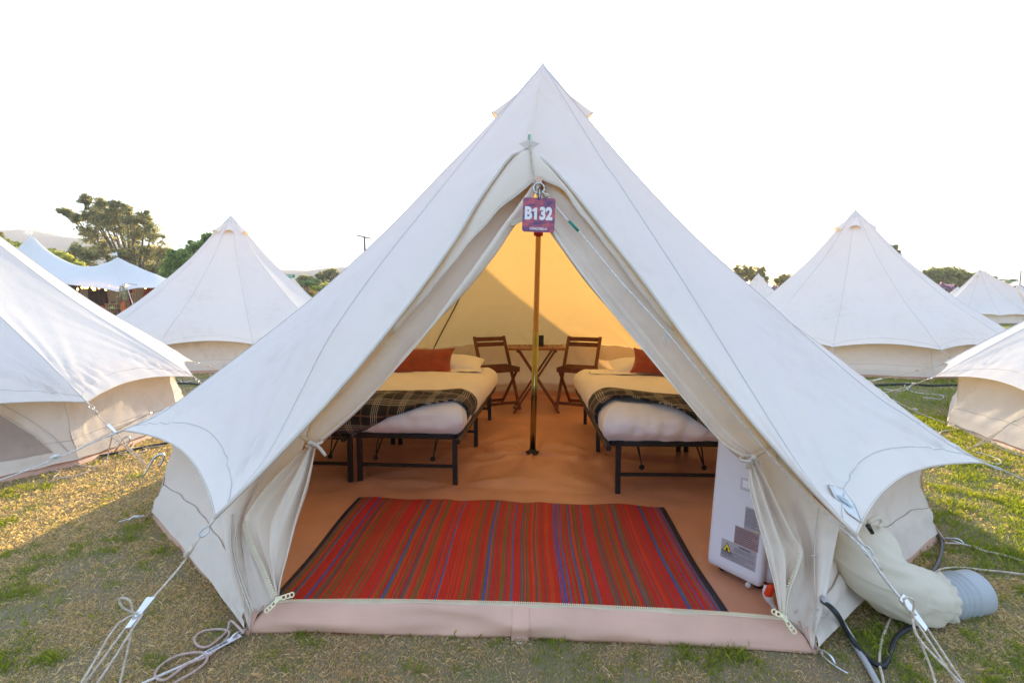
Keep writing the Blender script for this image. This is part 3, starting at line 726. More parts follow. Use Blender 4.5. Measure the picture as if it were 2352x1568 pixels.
def mattress(F, label, a0, a1, seed):
    L0, L1 = -.05, 1.93; rows = []; nS, nC = 64, 72; w = (a1-a0)/2; ca = (a0+a1)/2
    for j in range(nS+1):
        s_ = j/nS; e = abs(2*s_-1); k = (1-e**9)**(1/4.5) if e < 1 else 0; row = []
        for i in range(nC+1):
            q = 2*math.pi*i/nC; cu, cz = math.cos(q), math.sin(q)
            ex = .30; su = math.copysign(abs(cu)**ex, cu); szz = math.copysign(abs(cz)**.55, cz)
            top = Z1+.012*math.sin(s_*5+seed)-.03*s_ ; h = (top-Z0)/2; mz = (top+Z0)/2
            kk = .55+.45*k if k > 0 else .0
            bulge = 1+.012*math.sin(q*3+s_*7)
            p = F(ca+w*su*(.985+.015*k)*(1 if e < .999 else .97)*bulge*.99, L0+(L1-L0)*s_ , mz+h*szz*(k if k > 0.0 else 0.0))
            # puffy folds of the duvet
            f_ = noise.noise(V((p.x*3.2+seed, p.y*2.4, p.z*5)))*.014+abs(noise.noise(V((p.x*7, p.y*6, seed+p.z*6))))*.010
            if s_ < .09: f_ += .011*math.sin(p.x*46+3*math.sin(p.x*9)+seed)*max(0, (Z1-p.z)/(Z1-Z0))*1.0
            o = (p-F(ca, .95, mz)); o = V((o.x*.3, o.y*.25, o.z*2)).normalized(); row.append(p+o*f_)
        rows.append(row)
    # close the ends
    for jj in (0, nS):
        c = sum(rows[jj], V())/len(rows[jj]); rows[jj] = [p.lerp(c, .0) for p in rows[jj]]
    o = sheet('mattress', rows, DUVET)
    return tag(o, label, 'mattress', 'white made-up mattresses')
def mattress2(F, label, a0, a1, seed, zt=Z1):
    """rounded slab: a grid over the whole slab wrapped down the four sides"""
    nu, nv = 110, 130; L0, L1 = -.055, 1.93; W = a1-a0; Ln = L1-L0; H = zt-Z0; R = .10; rows = []
    S = H*1.18
    def wrap(q, W_):                        # q from -S to W_+S ; returns position across, drop
        def one(x):
            if x >= R: return x, 0
            if x > R-R*math.pi/2: a = (R-x)/R; return R-R*math.sin(a), R-R*math.cos(a)
            return 0.0, R+(R-R*math.pi/2-x)
        if q < W_/2: return one(q)
        x, d = one(W_-q); return W_-x, d
    for j in range(nv+1):
        qv = -S+(Ln+2*S)*j/nv; y, dv = wrap(qv, Ln); row = []
        for i in range(nu+1):
            qu = -S+(W+2*S)*i/nu; x, du = wrap(qu, W); d = min(H, (du**4+dv**4)**.25)
            t = d/H; bul = .022*math.sin(math.pi*min(1, t))
            ox = -bul if qu < W/2 and du > 0 else (bul if du > 0 else 0); oy = -bul*1.6 if qv < Ln/2 and dv > 0 else (bul if dv > 0 else 0)
            if t > .75: k = (t-.75)/.25*.03; ox += k*(1 if qu < W/2 and du > 0 else (-1 if du > 0 else 0)); oy += k*(1 if qv < Ln/2 and dv > 0 else (-1 if dv > 0 else 0))
            p = F(a0+x+ox, L0+y+oy, zt-d)
            n_ = .016*noise.noise(V((p.x*2.3+seed, p.y*1.9, 1)))+.009*(1-abs(noise.noise(V((p.x*5.1, p.y*3.3, seed+p.z*4)))))**5
            p.z += n_*(1-t*.8)-.022*(y/Ln)
            if dv > 0 and qv < Ln/2: p += F.v*(-.024*math.sin(math.pi*min(1, t))-.013*abs(math.sin(x*21+2.0*math.sin(x*9+seed)+t*1.5))**.7*t*(1.15-t)*3.0+.016*noise.noise(V((x*9, t*3, seed)))-.012*(1-abs(noise.noise(V((x*7, t*5+x*3, seed+3)))))**4)
            if du > 0: p += F.u*(.007*math.sin(y*30+3*math.sin(y*7)+seed)*t)
            row.append(p)
        rows.append(row)
    return tag(sheet('mattress', rows, DUVET), label, 'mattress', 'white made-up mattresses')
mattress2(FL, 'wide white-covered mattress on the left pair of bed frames', -.055, 1.40, 1.0)
mattress2(FR, 'wide white-covered mattress on the right pair of bed frames, nearer the air conditioner', -.09, 1.38, 4.0)
def blanket(F, label, aL, band, wdt, seed, a_end=1.25, over=.06):
    R = .105; rows = []; nu, nv = 110, 26
    def one(x):
        if x >= R: return x, 0
        if x > R-R*math.pi/2: a = (R-x)/R; return R-R*math.sin(a), R-R*math.cos(a)
        return 0.0, R+(R-R*math.pi/2-x)
    uvs = []
    for j in range(nv+1):
        row = []
        for i in range(nu+1):
            a = -.15+(a_end+.15)*i/nu; s0 = np.interp(a, band[0], band[1]); w_ = np.interp(a, band[0], band[2]); s_ = s0+w_*j/nv
            x, du = one(a); y, dv = one(s_); d = (du**4+dv**4)**.25
            ox = -.030*math.sin(math.pi*min(1, du/.2)) if du > 0 else 0; oy = -.098*math.sin(math.pi*min(1, dv/.24))**.6 if dv > 0 else 0
            p = F(aL+x+ox-.006*(du > 0), -.055+y+oy-.010*(dv > 0), Z1+.016-d)
            n_ = .016*noise.noise(V((p.x*2.3+seed, p.y*1.9, 1)))
            p.z += .004+n_*(1 if d < .05 else .3)-.022*(max(0, y)/1.98)+.008*math.sin(j/nv*9+a*7)*math.sin(math.pi*j/nv)+.010*(j in (0, 1))+.012*noise.noise(V((a*4, s_*7, seed)))
            row.append(p); uvs.append((a, s_))
        rows.append(row)
    nvv = len(rows); nuu = len(rows[0]); f = [(j*nuu+i, j*nuu+i+1, (j+1)*nuu+i+1, (j+1)*nuu+i) for j in range(nvv-1) for i in range(nuu-1)]
    o = make('blanket', [p for r in rows for p in r], f, PLAID, None, True, uvs)
    m = o.modifiers.new('thickness', 'SOLIDIFY'); m.thickness = .012; m.offset = 1
    return tag(o, label, 'blanket', 'plaid blankets')
blanket(FL, 'black and cream plaid fleece draped across the foot of the left bed', -.055, ([-.15, .0, .25, .45, .60, .75, 1.3], [.10, .06, .0, -.07, -.17, -.24, -.25], [.38, .38, .37, .38, .44, .52, .52]), .38, 1.0)
blanket(FR, 'black and cream plaid fleece draped across the foot of the right bed', -.09, ([-.15, .0, .25, .45, .62, .80, 1.3], [.14, .12, .08, .0, -.12, -.24, -.25], [.38, .38, .36, .36, .42, .48, .52]), .38, 4.0)
# turned-down sheet near the pillows
for F, a0, nm in ((FL, .0, 'left'), (FR, -.03, 'right')):
    rows = []
    for j in range(9):
        s_ = j/8; rows.append([F(a0+.02+1.32*i/50, 1.40+.16*s_+.02*math.sin(i*.3), .575-.012*s_+.018*math.sin(math.pi*min(1, s_*1.0+.0))+.006*noise.noise(V((i*.3, j*.4, a0)))-.004) for i in range(51)])
    o = sheet('folded_sheet', rows, DUVET); tag(o, 'white sheet folded back below the pillows of the %s bed' % nm, 'bed sheet', 'folded white sheets')
def pillow(name, c, L, W, H, R3, mat, label, cat, group, seed, pinch=.10):
    rows_t = []; n = 26; v = []; f = []
    for side in (1, -1):
        b = len(v)
        for j in range(n+1):
            for i in range(n+1):
                x, y = -1+2*i/n, -1+2*j/n
                t = ((1-abs(x)**2.6)*(1-abs(y)**2.6))**.55 if abs(x) < 1 and abs(y) < 1 else 0
                px = x*(1-pinch*(1-abs(y)**2)*.35*abs(x)**3)*L/2; py = y*(1-pinch*(1-abs(x)**2)*.6*abs(y)**3)*W/2
                z = side*H/2*t*(1+.10*noise.noise(V((x*2+seed, y*2, side))))+.005*noise.noise(V((x*5, y*5, seed)))*(1 if t > 0 else 0)
                v.append(V(c)+R3 @ V((px, py, z)))
        for j in range(n):
            for i in range(n):
                q = (b+j*(n+1)+i, b+j*(n+1)+i+1, b+(j+1)*(n+1)+i+1, b+(j+1)*(n+1)+i); f.append(q if side > 0 else q[::-1])
    return tag(make(name, v, f, mat), label, cat, group)
def Rot(rz, rx=0, ry=0): return Matrix.Rotation(rz, 3, 'Z') @ Matrix.Rotation(ry, 3, 'Y') @ Matrix.Rotation(rx, 3, 'X')
rl = math.radians
gP = 'white bed pillows'
pillow('pillow', FL(.38, 1.72, .595), .66, .42, .17, Rot(rl(-4), rl(8)), DUVET, 'white pillow on the left bed, peeping out behind the rust cushion', 'pillow', gP, 1)
pillow('pillow', FL(1.08, 1.72, .595), .66, .42, .17, Rot(rl(-4), rl(8)), DUVET, 'white pillow on the left bed, on its wall side and hidden by the door flap', 'pillow', gP, 2)
pillow('pillow', FR(.52, 1.66, .595), .62, .42, .17, Rot(rl(-2), rl(8)), DUVET, 'white pillow on the right bed, nearer the aisle', 'pillow', gP, 3)
pillow('pillow', FR(1.16, 1.66, .595), .58, .42, .17, Rot(rl(-2), rl(8)), DUVET, 'white pillow on the right bed, on its wall side and hidden by the door flap', 'pillow', gP, 4)
gC = 'rust velvet lumbar cushions'
pillow('cushion', FL(.62, 1.47, .655), .68, .28, .15, Rot(rl(-5), rl(62)), VELVET, 'large rust velvet cushion leaning on the left bed pillow', 'cushion', gC, 5, .3)
pillow('cushion', FR(.60, 1.40, .660), .50, .25, .14, Rot(rl(-12), rl(60), rl(8)), VELVET, 'rust velvet cushion on the right bed, cut off by the door flap', 'cushion', gC, 6, .3)
# ------------------------------------------------------------------ folding table and chairs
def chair(loc, rz, label):
    M = Matrix.Rotation(rz, 3, 'Z'); root = empty('folding_chair', loc, label, 'chair', 'wooden folding chairs'); Q = lambda x, y, z: V(loc)+M @ V((x, y, z))
    def part(name, a, b, w, h, up=(0, 0, 1), par=root):
        m = MB(); m.bar(Q(*a), Q(*b), w, h, M @ V(up), .004); return m.build(name, WOOD, par)
    for s in (-1, 1):
        part('leg', (s*.185, .205, .80), (s*.185, -.19, .005), .020, .036, (1, 0, 0))
        part('leg', (s*.160, -.165, .44), (s*.160, .215, .005), .018, .032, (1, 0, 0))
        part('seat_rail', (s*.160, -.20, .437), (s*.160, .14, .437), .018, .028, (1, 0, 0))
    part('backrest_slat', (-.18, .192, .77), (.18, .192, .77), .048, .016, (0, 1, 0)); part('backrest_slat', (-.18, .168, .712), (.18, .168, .712), .048, .016, (0, 1, 0))
    for k in range(6): part('slat', (-.185, -.185+k*.062, .457), (.185, -.185+k*.062, .457), .054, .014, (0, 1, 0))
    part('stretcher', (-.18, -.15, .085), (.18, -.15, .085), .034, .016, (0, 1, 0)); part('stretcher', (-.16, .18, .06), (.16, .18, .06), .034, .016, (0, 1, 0))
    m = MB(); m.tube([Q(-.18, .03, .25), Q(.18, .03, .25)], .004, 6); m.build('steel_rod', STEEL, root)
    return root
chair((-.165, 5.84, .014), rl(28), 'wooden folding chair left of the small table, facing inwards')
chair((.735, 5.80, .014), rl(-26), 'wooden folding chair right of the small table, facing inwards')
TBL = V((.262, 5.74, .014)); tb = empty('folding_table', TBL, 'small slatted wooden folding table between two chairs behind the pole', 'table')
for k in range(10):
    m = MB(); x = -.30+.03+k*.06; m.box(TBL+V((x, .012, .700)), (.052, .40, .016), None, .003); m.build('slat', WOODT, tb)
for y in (-.205, .205):
    m = MB(); m.box(TBL+V((0, y, .697)), (.61, .028, .026), None, .004); m.build('edge_board', WOODT, tb)
for y in (-.15, .15):
    for s in (-1, 1):
        yy = y-.012*s; m = MB(); m.bar(TBL+V((-.245*s, yy, .0)), TBL+V((.20*s, yy, .682)), .020, .042, (0, 1, 0), .004); m.build('leg', WOOD, tb)
for s in (-1, 1):
    m = MB(); m.bar(TBL+V((-.225*s, -.16, .05)), TBL+V((-.225*s, .16, .05)), .018, .034, (0, 0, 1), .003); m.build('stretcher', WOOD, tb)
    m = MB(); m.bar(TBL+V((-.20*s, -.17, .672)), TBL+V((-.20*s, .17, .672)), .03, .03, (0, 0, 1), .003); m.build('stretcher', WOOD, tb)
m = MB(); m.box(TBL+V((.045, .06, .768)), (.085, .02, .115), None, .004); m.box(TBL+V((.045, .05, .712)), (.11, .05, .008)); o = m.build('card_holder', BLACK); tag(o, 'small black card stand on the wooden table behind the pole', 'card stand')
# ------------------------------------------------------------------ rug
def rugmat():
    m, nt, out = newmat('woven_rug'); t = NT(nt); b = t.n('ShaderNodeBsdfPrincipled'); t.l(b.outputs[0], out.inputs[0])
    uv = t.n('ShaderNodeTexCoord').outputs['UV']; sx = t.n('ShaderNodeSeparateXYZ'); t.l(uv, sx.inputs[0]); x, y = sx.outputs[0], sx.outputs[1]
    def wn_(s, off):
        w = t.n('ShaderNodeTexWhiteNoise', noise_dimensions='1D'); t.l(t.math('ADD', t.math('FLOOR', t.math('MULTIPLY', x, s)), off), w.inputs['W']); return w.outputs['Value']
    stops = [(0, (.68, .010, .010)), (.32, (.72, .05, .015)), (.44, (.22, .13, .03)), (.60, (.22, .08, .04)), (.70, (.16, .075, .12)), (.80, (.58, .010, .025)), (.92, (.035, .12, .42))]
    c = t.ramp(wn_(290, 3), stops, 'CONSTANT'); c2 = t.ramp(wn_(150, 11), stops[:6]+[(.93, (.02, .09, .40))], 'CONSTANT')
    sel = t.math('GREATER_THAN', wn_(150, 40), .70); c = t.mix(sel, c, c2)
    # a few clear blue bands
    bl = None
    for p in (.075, .245, .47, .655, .92):
        k = t.math('LESS_THAN', t.math('ABSOLUTE', t.math('SUBTRACT', x, p)), .0032); bl = k if bl is None else t.math('ADD', bl, k)
    c = t.mix(bl, c, (.015, .11, .42))
    wv = t.math('GREATER_THAN', t.math('FRACT', t.math('ADD', t.math('MULTIPLY', y, 150), t.math('MULTIPLY', t.math('FLOOR', t.math('MULTIPLY', x, 430)), .37))), .72)
    alt = t.ramp(wn_(107, 77), stops, 'CONSTANT'); c = t.mix(t.math('MULTIPLY', wv, .45), c, t.mix(.5, alt, (.10, .02, .03)))
    ed = t.math('ADD', t.math('LESS_THAN', x, .012), t.math('GREATER_THAN', x, .985)); c = t.mix(ed, c, (.010, .014, .040))
    c = t.mix(1.0, c, t.ramp(t.noise(t.n('ShaderNodeTexCoord').outputs['Object'], 4, 5), [(.3, (.82, .82, .82)), (.7, (1, 1, 1))]), 'MULTIPLY')
    t.l(c, b.inputs['Base Color']); b.inputs['Roughness'].default_value = .5
    h = t.math('ADD', t.math('SINE', t.math('MULTIPLY', x, 1350)), t.math('MULTIPLY', wv, .8)); t.l(t.bump(h, .5, .003), b.inputs['Normal']); return m
rc = [atZ(616, 1383, .022), atZ(1676, 1414, .022), atZ(824, 1142, .022), atZ(1522, 1163, .022)]
rows = []
for j in range(61):
    row = []
    for i in range(97):
        u, v_ = i/96, j/60; p = rc[0].lerp(rc[1], u).lerp(rc[2].lerp(rc[3], u), v_)
        p.z = .024+.007*noise.noise(V((p.x*2.4, p.y*2, 8)))+.004*math.sin(u*31)*max(0, v_-.8)*5+.010*math.exp(-((u-.60)/.03)**2)*max(0, v_-.75)*4+.006*math.exp(-((u-.3)/.02)**2)*max(0, v_-.8)*5
        p += V((.006*math.sin(v_*6+u*2), .006*math.sin(u*17)*v_, 0)); row.append(p)
    rows.append(row)
rug = sheet('rug', rows, rugmat()); mm = rug.modifiers.new('thickness', 'SOLIDIFY'); mm.thickness = .004; mm.offset = -1
tag(rug, 'red, olive and blue striped woven rug just inside the tent door', 'rug')
# ------------------------------------------------------------------ portable air conditioner
ACW = pbr('white_plastic', (.76, .78, .84), .35, var=.02, bump=.05, bscale=300)
LABEL = pbr('grey_sticker', (.42, .40, .44), .5, var=.04); LABELP = pbr('pink_sticker', (.38, .26, .27), .5, var=.04)
INK = pbr('black_ink', (.05, .05, .06), .6); YEL = pbr('warning_yellow', (.80, .62, .02), .5, var=.03)
a0 = atZ(1620, 1290, .045); a1 = atZ(1744, 1352, .045); ex = (a1-a0); ex.z = 0; WD = ex.length; ex.normalize(); ey = V((-ex.y, ex.x, 0))
if ey.x < 0: ey = -ey
ACO = V((a0.x, a0.y, 0)); ac = empty('air_conditioner', ACO+ex*WD*.5+ey*.2+V((0, 0, .012)), 'white portable air conditioner with warning stickers beside the right door flap', 'air conditioner')
print('ac width', WD)
TILT = .095; DEP = .33
def acp(x, y, z): return ACO+ex*x+ey*(y+TILT*(z-.045))+V((0, 0, z))
def shell(name, x0, x1, y0, y1, z0, z1, rr, mat, par, rt=.05, n=6):
    sec = []; zs = [z0, z0+.006, z0+.03]+[z0+.03+(z1-rt-z0-.03)*k/6 for k in range(1, 7)]+[z1-rt+rt*math.sin(math.pi/2*k/5) for k in range(1, 6)]
    v = []; N = 4*(n+1)
    for iz, z in enumerate(zs):
        ins = .012 if iz == 0 else (.003 if iz == 1 else 0)
        if z > z1-rt: ins = rt*(1-math.cos(math.asin(min(1, (z-(z1-rt))/rt))))
        for cx_, cy_, st in ((x0+rr, y0+rr, 180), (x1-rr, y0+rr, 270), (x1-rr, y1-rr, 0), (x0+rr, y1-rr, 90)):
            for k in range(n+1):
                q = math.radians(st+90*k/n); R = rr-min(ins, rr*.95); ax = cx_+R*math.cos(q); ay = cy_+R*math.sin(q)
                if ins > rr*.95: e = ins-rr*.95; ax += e*(1 if ax < (x0+x1)/2 else -1); ay += e*(1 if ay < (y0+y1)/2 else -1)
                v.append(acp(ax, ay, z))
    f = [(a*N+k, a*N+(k+1) % N, (a+1)*N+(k+1) % N, (a+1)*N+k) for a in range(len(zs)-1) for k in range(N)]
    f.append(tuple(range(N-1, -1, -1))); f.append(tuple((len(zs)-1)*N+k for k in range(N)))
    o = make(name, v, f, mat, par, True)
    return o
shell('back_panel', 0, WD, 0, .05, .045, .665, .022, ACW, ac)
shell('body', .012, WD+.02, .053, DEP, .05, .675, .03, ACW, ac)
for x, y in ((.05, .06), (WD-.04, .06), (.05, DEP-.05), (WD-.04, DEP-.05)):
    m = MB(); m.lathe([(.018, -.011), (.021, -.006), (.021, .006), (.018, .011)], acp(x, y, 0)+V((0, 0, .035)), 12, Matrix.Rotation(math.pi/2, 3, 'X')); m.box(acp(x, y, 0)+V((0, 0, .048)), (.03, .02, .012)); m.build('caster', BLACK, ac)
pn = ex.cross(V((0, 0, 1))).normalized()
pn = (ex.cross((ey*TILT+V((0, 0, 1))).normalized())).normalized()
if pn.dot(CAM-ACO) < 0: pn = -pn
def onac(px, py, o=.0012): return atPlane(px, py, pn, ACO+V((0, 0, .045))+pn*o)
pu = ex; pv = (ey*TILT+V((0, 0, 1))).normalized()
def acuv(x, z, o=.0012): return acp(x, 0, z)+pn*o
def acxy(px, py): p = onac(px, py); return (p-ACO).dot(ex), p.z
def quad(name, x0, x1, z0, z1, mat, par, o=.0012, h=.0012):
    m = MB(); q = [acuv(x, z, k) for k in (o-h, o) for x, z in ((x0, z0), (x1, z0), (x1, z1), (x0, z1))]
    m.add(q, [(0, 3, 2, 1), (4, 5, 6, 7), (0, 1, 5, 4), (1, 2, 6, 5), (2, 3, 7, 6), (3, 0, 4, 7)]); return m.build(name, mat, par)
def textlines(x0, x1, z0, z1, n, par, seed, th=.35):
    r = random.Random(seed); m = MB(); dz = (z1-z0)/n
    for i in range(n):
        z = z1-dz*(i+.5); x = x0
        e = x1-(r.random()*.3*(x1-x0) if r.random() < .3 else 0)
        while x < e-.002:
            w = min(e-x, r.uniform(.003, .010)); h = dz*th*r.uniform(.7, 1)
            m.add([acuv(x, z-h/2, .002), acuv(x+w, z-h/2, .002), acuv(x+w, z+h/2, .002), acuv(x, z+h/2, .002)], [(0, 1, 2, 3)]); x += w+.0022
    o = m.build('printed_text', INK, par); return tag(o, kind='stuff')
def text_mesh(name, txt, size, M3, loc, mat, parent, extrude=.0006, off=0, xs=1.0, align='CENTER'):
    cu = bpy.data.curves.new(name, 'FONT'); cu.body = txt; cu.size = size; cu.extrude = extrude; cu.offset = off; cu.align_x = align; cu.align_y = 'CENTER'; cu.resolution_u = 4
    ob = bpy.data.objects.new('tmp', cu); C.objects.link(ob); dg = bpy.context.evaluated_depsgraph_get(); me = bpy.data.meshes.new_from_object(ob.evaluated_get(dg))
    bpy.data.objects.remove(ob); vs = [V(loc)+M3 @ V((v.co.x*xs, v.co.y, v.co.z)) for v in me.vertices]; fs = [tuple(p.vertices) for p in me.polygons]
    return make(name, vs, fs, mat, parent, False)
x0, zt = acxy(1658, 1234); x1, zb = acxy(1734, 1314)
st = quad('warning_sticker', x0, x1, zb, zt-.0, LABEL, ac)
textlines(x0+.03*2.1, x1-.006, zb+.022*2, zt-.016, 9, st, 1); textlines(x0+.004, x1-.006, zb+.004, zb+.040, 6, st, 2)
AM = Matrix((ex, pv, pn)).transposed()
tm = text_mesh('printed_word', 'WARNING', .012, AM, acuv((x0+x1)/2+.03, zt-.009, .0022), INK, st, .0002)
# triangle with flame
tx, tz = x0+.030, zt-.034; s_ = .021
for nm, sc_, mt, o in (('hazard_triangle', 1.12, INK, .0018), ('hazard_triangle', .90, YEL, .0024)):
    m = MB(); m.add([acuv(tx-s_*sc_, tz-s_*sc_*.62, o), acuv(tx+s_*sc_, tz-s_*sc_*.62, o), acuv(tx, tz+s_*sc_*1.1, o)], [(0, 1, 2)]); m.build(nm, mt, st)
m = MB(); m.add([acuv(tx+a*s_*.30, tz-.003+b*s_*.42, .0030) for a, b in ((-.5, -1), (.5, -1), (1, -.2), (.7, .5), (.35, .1), (.1, 1.2), (-.3, .4), (-.6, .6), (-1, -.2))], [tuple(range(9))]); m.build('flame_symbol', INK, st)
for k in range(3):
    m = MB(); xx = x0+.008+k*.018; zz = tz-.030
    for (p, q) in (((0, 0), (.013, 0)), ((.013, 0), (.013, .013)), ((.013, .013), (0, .013)), ((0, .013), (0, 0)), ((.003, .003), (.010, .010))):
        m.bar(acuv(xx+p[0], zz+p[1], .002), acuv(xx+q[0], zz+q[1], .002), .0009, .0004, pn)
    m.build('pictogram', INK, st)
x2, zt2 = acxy(1689, 1205); x3, zb2 = acxy(1737, 1244)
s2 = quad('caution_sticker', x2, x1+.004, zt+.001, zt2, LABELP, ac); textlines(x2+.003, x1, zt+.004, zt2-.004, 9, s2, 3, .4)
x4, zt3 = acxy(1713, 1162)
s3 = quad('rating_sticker', x4, x1+.01, zt2+.001, zt3, LABEL, ac); textlines(x4+.003, x1+.006, zt2+.012, zt3-.006, 11, s3, 4, .4)
m = MB(); m.add([acuv(x1-.012, zt2+.003, .002), acuv(x1-.002, zt2+.003, .002), acuv(x1-.007, zt2+.012, .002)], [(0, 1, 2)]); m.build('hazard_triangle', YEL, s3)
xh, zh = acxy(1712, 1112)
fr = quad('handle_recess', xh-.022, xh+.07, zh-.026, zh+.026, pbr('grey_plastic', (.55, .57, .62), .4), ac, .002, .003)
quad('handle_grip', xh-.012, xh+.06, zh-.014, zh+.016, pbr('pale_plastic', (.82, .84, .90), .3), fr, .0034, .001)
xb, zb_ = acxy(1716, 1352); m = MB(); m.lathe([(.007, -.004), (.011, -.004), (.011, .004), (.007, .004)], acp(WD*.80, .01, .036)+pn*.006, 12, Matrix.Rotation(math.pi/2, 3, 'X')); m.build('drain_cap', ACW, ac, True)
m = MB(); pq = DP(1776, 1372, -.10); m.box(pq+V((0, .03, .01)), (.032, .025, .05), Rot(.3, .2, .2), .008)
pg_ = m.build('plug', pbr('orange_plug', (.75, .05, .01), .4)); tag(pg_, 'bright orange cord connector on the floor behind the right door flap', 'plug')
m = MB(); pa = atY(1765, 1345, 2.02); m.tube(spl([pa, pa+V((-.008, -.01, -.03)), pa+V((.004, -.03, -.06)), pa+V((.018, -.05, -.085))], 10), [.016, .017, .018, .018, .017, .015, .011, .008, .007, .006, .006], 10)
o = m.build('plug', ACW); tag(o, 'white power plug adaptor hanging inside the right corner of the door', 'plug')
# ------------------------------------------------------------------ things hung on the front tent
q = K
mb = MB(); mb.tube([K+V((0, -.03, .0)), K+V((0, -.03, .055))], [.006, .005], 8); mb.build('peak_spike', pbr('green_tube', (.16, .35, .22), .5), main, True)
mb = MB()
for sg in (-1, 1): mb.add([K+V((0, -.045, .028)), K+V((sg*.05, -.035, .012)), K+V((sg*.02, -.05, -.012)), K+V((0, -.05, -.015))], [(0, 1, 2, 3)])
mb.build('peak_patch', PIPING, main)
ringc = DP(1238, 433, .088)
mb = MB(); mb.tube(torus_pts(ringc, V((1, 0, 0)), V((0, 0, 1)), .024, 20), .004, 8); mb.build('ring', STEEL, main, True)
mb = MB(); mb.grid([[ringc+V((x, -.003+.01*j, .02+.018*j)) for x in (-.013, 0, .013)] for j in range(3)]); mb.build('webbing_loop', GROUNDSHEET, main, True)
# doubled cord down the hood to the ring
for dx in (0, .006):
    v, f = tube_vf(spl([K+V((dx, -.05, 0)), DP(1221, 385, .065)+V((dx, 0, 0)), DP(1230, 425, .085)+V((dx, 0, 0))], 10), .0026, 6); make('hood_cord', v, f, ROPE, main)
tagc = DP(1237.5, 494, .095); TW, TH = .0715*1.0, .0745*1.0
def tagmat():
    m, nt, out = newmat('sunset_print'); t = NT(nt); b = t.n('ShaderNodeBsdfPrincipled'); t.l(b.outputs[0], out.inputs[0]); tc = t.n('ShaderNodeTexCoord').outputs['Object']
    mp = t.n('ShaderNodeMapping'); mp.inputs['Scale'].default_value = (1, 1, 2.2); t.l(tc, mp.inputs[0])
    t.l(t.ramp(t.noise(mp.outputs[0], 16, 4, .55), [(.34, (.10, .05, .15)), (.46, (.22, .07, .16)), (.56, (.52, .09, .13)), (.72, (.62, .16, .16))]), b.inputs['Base Color']); b.inputs['Roughness'].default_value = .35; return m
RT = Matrix.Rotation(rl(2.2), 3, 'Y'); mb = MB(); pts = []
for cx_, cz_, st in ((TW-.012, -TH+.012, 270), (TW-.012, TH-.012, 0), (-TW+.012, TH-.012, 90), (-TW+.012, -TH+.012, 180)):
    for k in range(7): a = rl(st+15*k); pts.append((cx_+.012*math.cos(a), cz_+.012*math.sin(a)))
n_ = len(pts); mb.add([tagc+RT @ V((x, y, z)) for y in (-.0015, .0015) for x, z in pts], [tuple(range(n_)), tuple(range(2*n_-1, n_-1, -1))]+[(i, i+n_, (i+1) % n_+n_, (i+1) % n_) for i in range(n_)])
tg = mb.build('number_tag', tagmat()); tag(tg, 'purple and red square tag reading B132 hanging at the top of the door', 'tag')
WH = pbr('white_print', (.82, .82, .84), .4, var=.02); TM = RT @ Matrix(((1, 0, 0), (0, 0, -1), (0, 1, 0)))
text_mesh('printed_number', 'B', .073, TM, tagc+RT @ V((-.047, -.0022, .004)), WH, tg, .0004, .0036, .80)
text_mesh('printed_number', '32', .073, TM, tagc+RT @ V((.031, -.0022, .004)), WH, tg, .0004, .0036, .78)
mb = MB(); mb.add([tagc+RT @ V((x-.0165, -.0028, z+.0045)) for x, z in ((-.004, -.0255), (.0085, -.0255), (.0085, .0265), (-.001, .0265), (-.0135, .0165), (-.0105, .0085), (-.004, .012))], [(0, 1, 2, 3, 6), (3, 4, 5, 6)])
mb.build('printed_number', WH, tg)
text_mesh('printed_word', 'COACHELLA', .0145, TM, tagc+RT @ V((0, -.0022, -.060)), WH, tg, .0003, .0005, .92)
mb = MB(); t0 = tagc+RT @ V((0, -.001, TH-.006)); mb.tube(spl([t0+V((0, 0, -.006)), t0+V((-.006, -.004, .02)), t0+V((-.004, 0, .045)), t0+V((.005, 0, .048)), t0+V((.007, .003, .02)), t0+V((.001, .004, -.004))], 24), .0024, 8)
mb.build('carabiner', BLACK, tg, True)
# long white cord from the ring down the right edge of the door to the slider of the right guy rope
slR = atY(2097, 1406, 1.47)
cord = [ringc+V((.012, -.01, -.012)), DP(1254, 447, .085), DP(1302, 504, .09), DP(1318, 520, .09), DP(1334, 536, .09), DP(1420, 640, .09), DP(1530, 762, .095), DP(1640, 895, .10), DP(1760, 1035, .13), DP(1870, 1156, .18), tipR0+V((-.004, -.035, -.02)), atY(2030, 1325, 1.535), slR]
v, f = tube_vf(spl(cord, 60), .0034, 6); cd = make('door_cord', v, f, ROPEW, main)
mb = MB(); mb.tube([DP(1307, 508, .09), DP(1329, 531, .09)], .0062, 8); mb.build('cord_sleeve', pbr('green_sleeve', (.0, .22, .15), .4), cd, True)
mb = MB(); a = DP(1256, 449, .087); mb.tube([a+V((-.012, 0, .008)), a, a+V((.012, 0, -.008))], [.004, .011, .006], 8); mb.build('knot', ROPE, cd, True)
# guy ropes of the front tent
def guy_to(tip, S, parent, **k):
    pgp = tip+(S-tip)*((tip.z-.03)/(tip.z-S.z)); L = (pgp-tip).length
    guy(tip, pgp, parent, where=(S-tip).length/L, **k); return pgp
slL = atY(322, 1405, 1.53)
guy_to(tipL0, slL, main, mat=ROPE, r=.0036); guy_to(tipR0, slR, main, mat=ROPE, r=.0036)
guy(tipB, V((-3.31, 2.12, .03)), main, where=.55, mat=ROPEW, r=.0036); guy(tipD, V((3.35, 1.69, .03)), main, where=.35)
for i in (2, 3, 4, 6, 7, 8):
    o = V((MT[i].x-PB.x, MT[i].y-PB.y, 0)).normalized(); guy(MT[i], PB+o*3.75+V((0, 0, .03)), main)
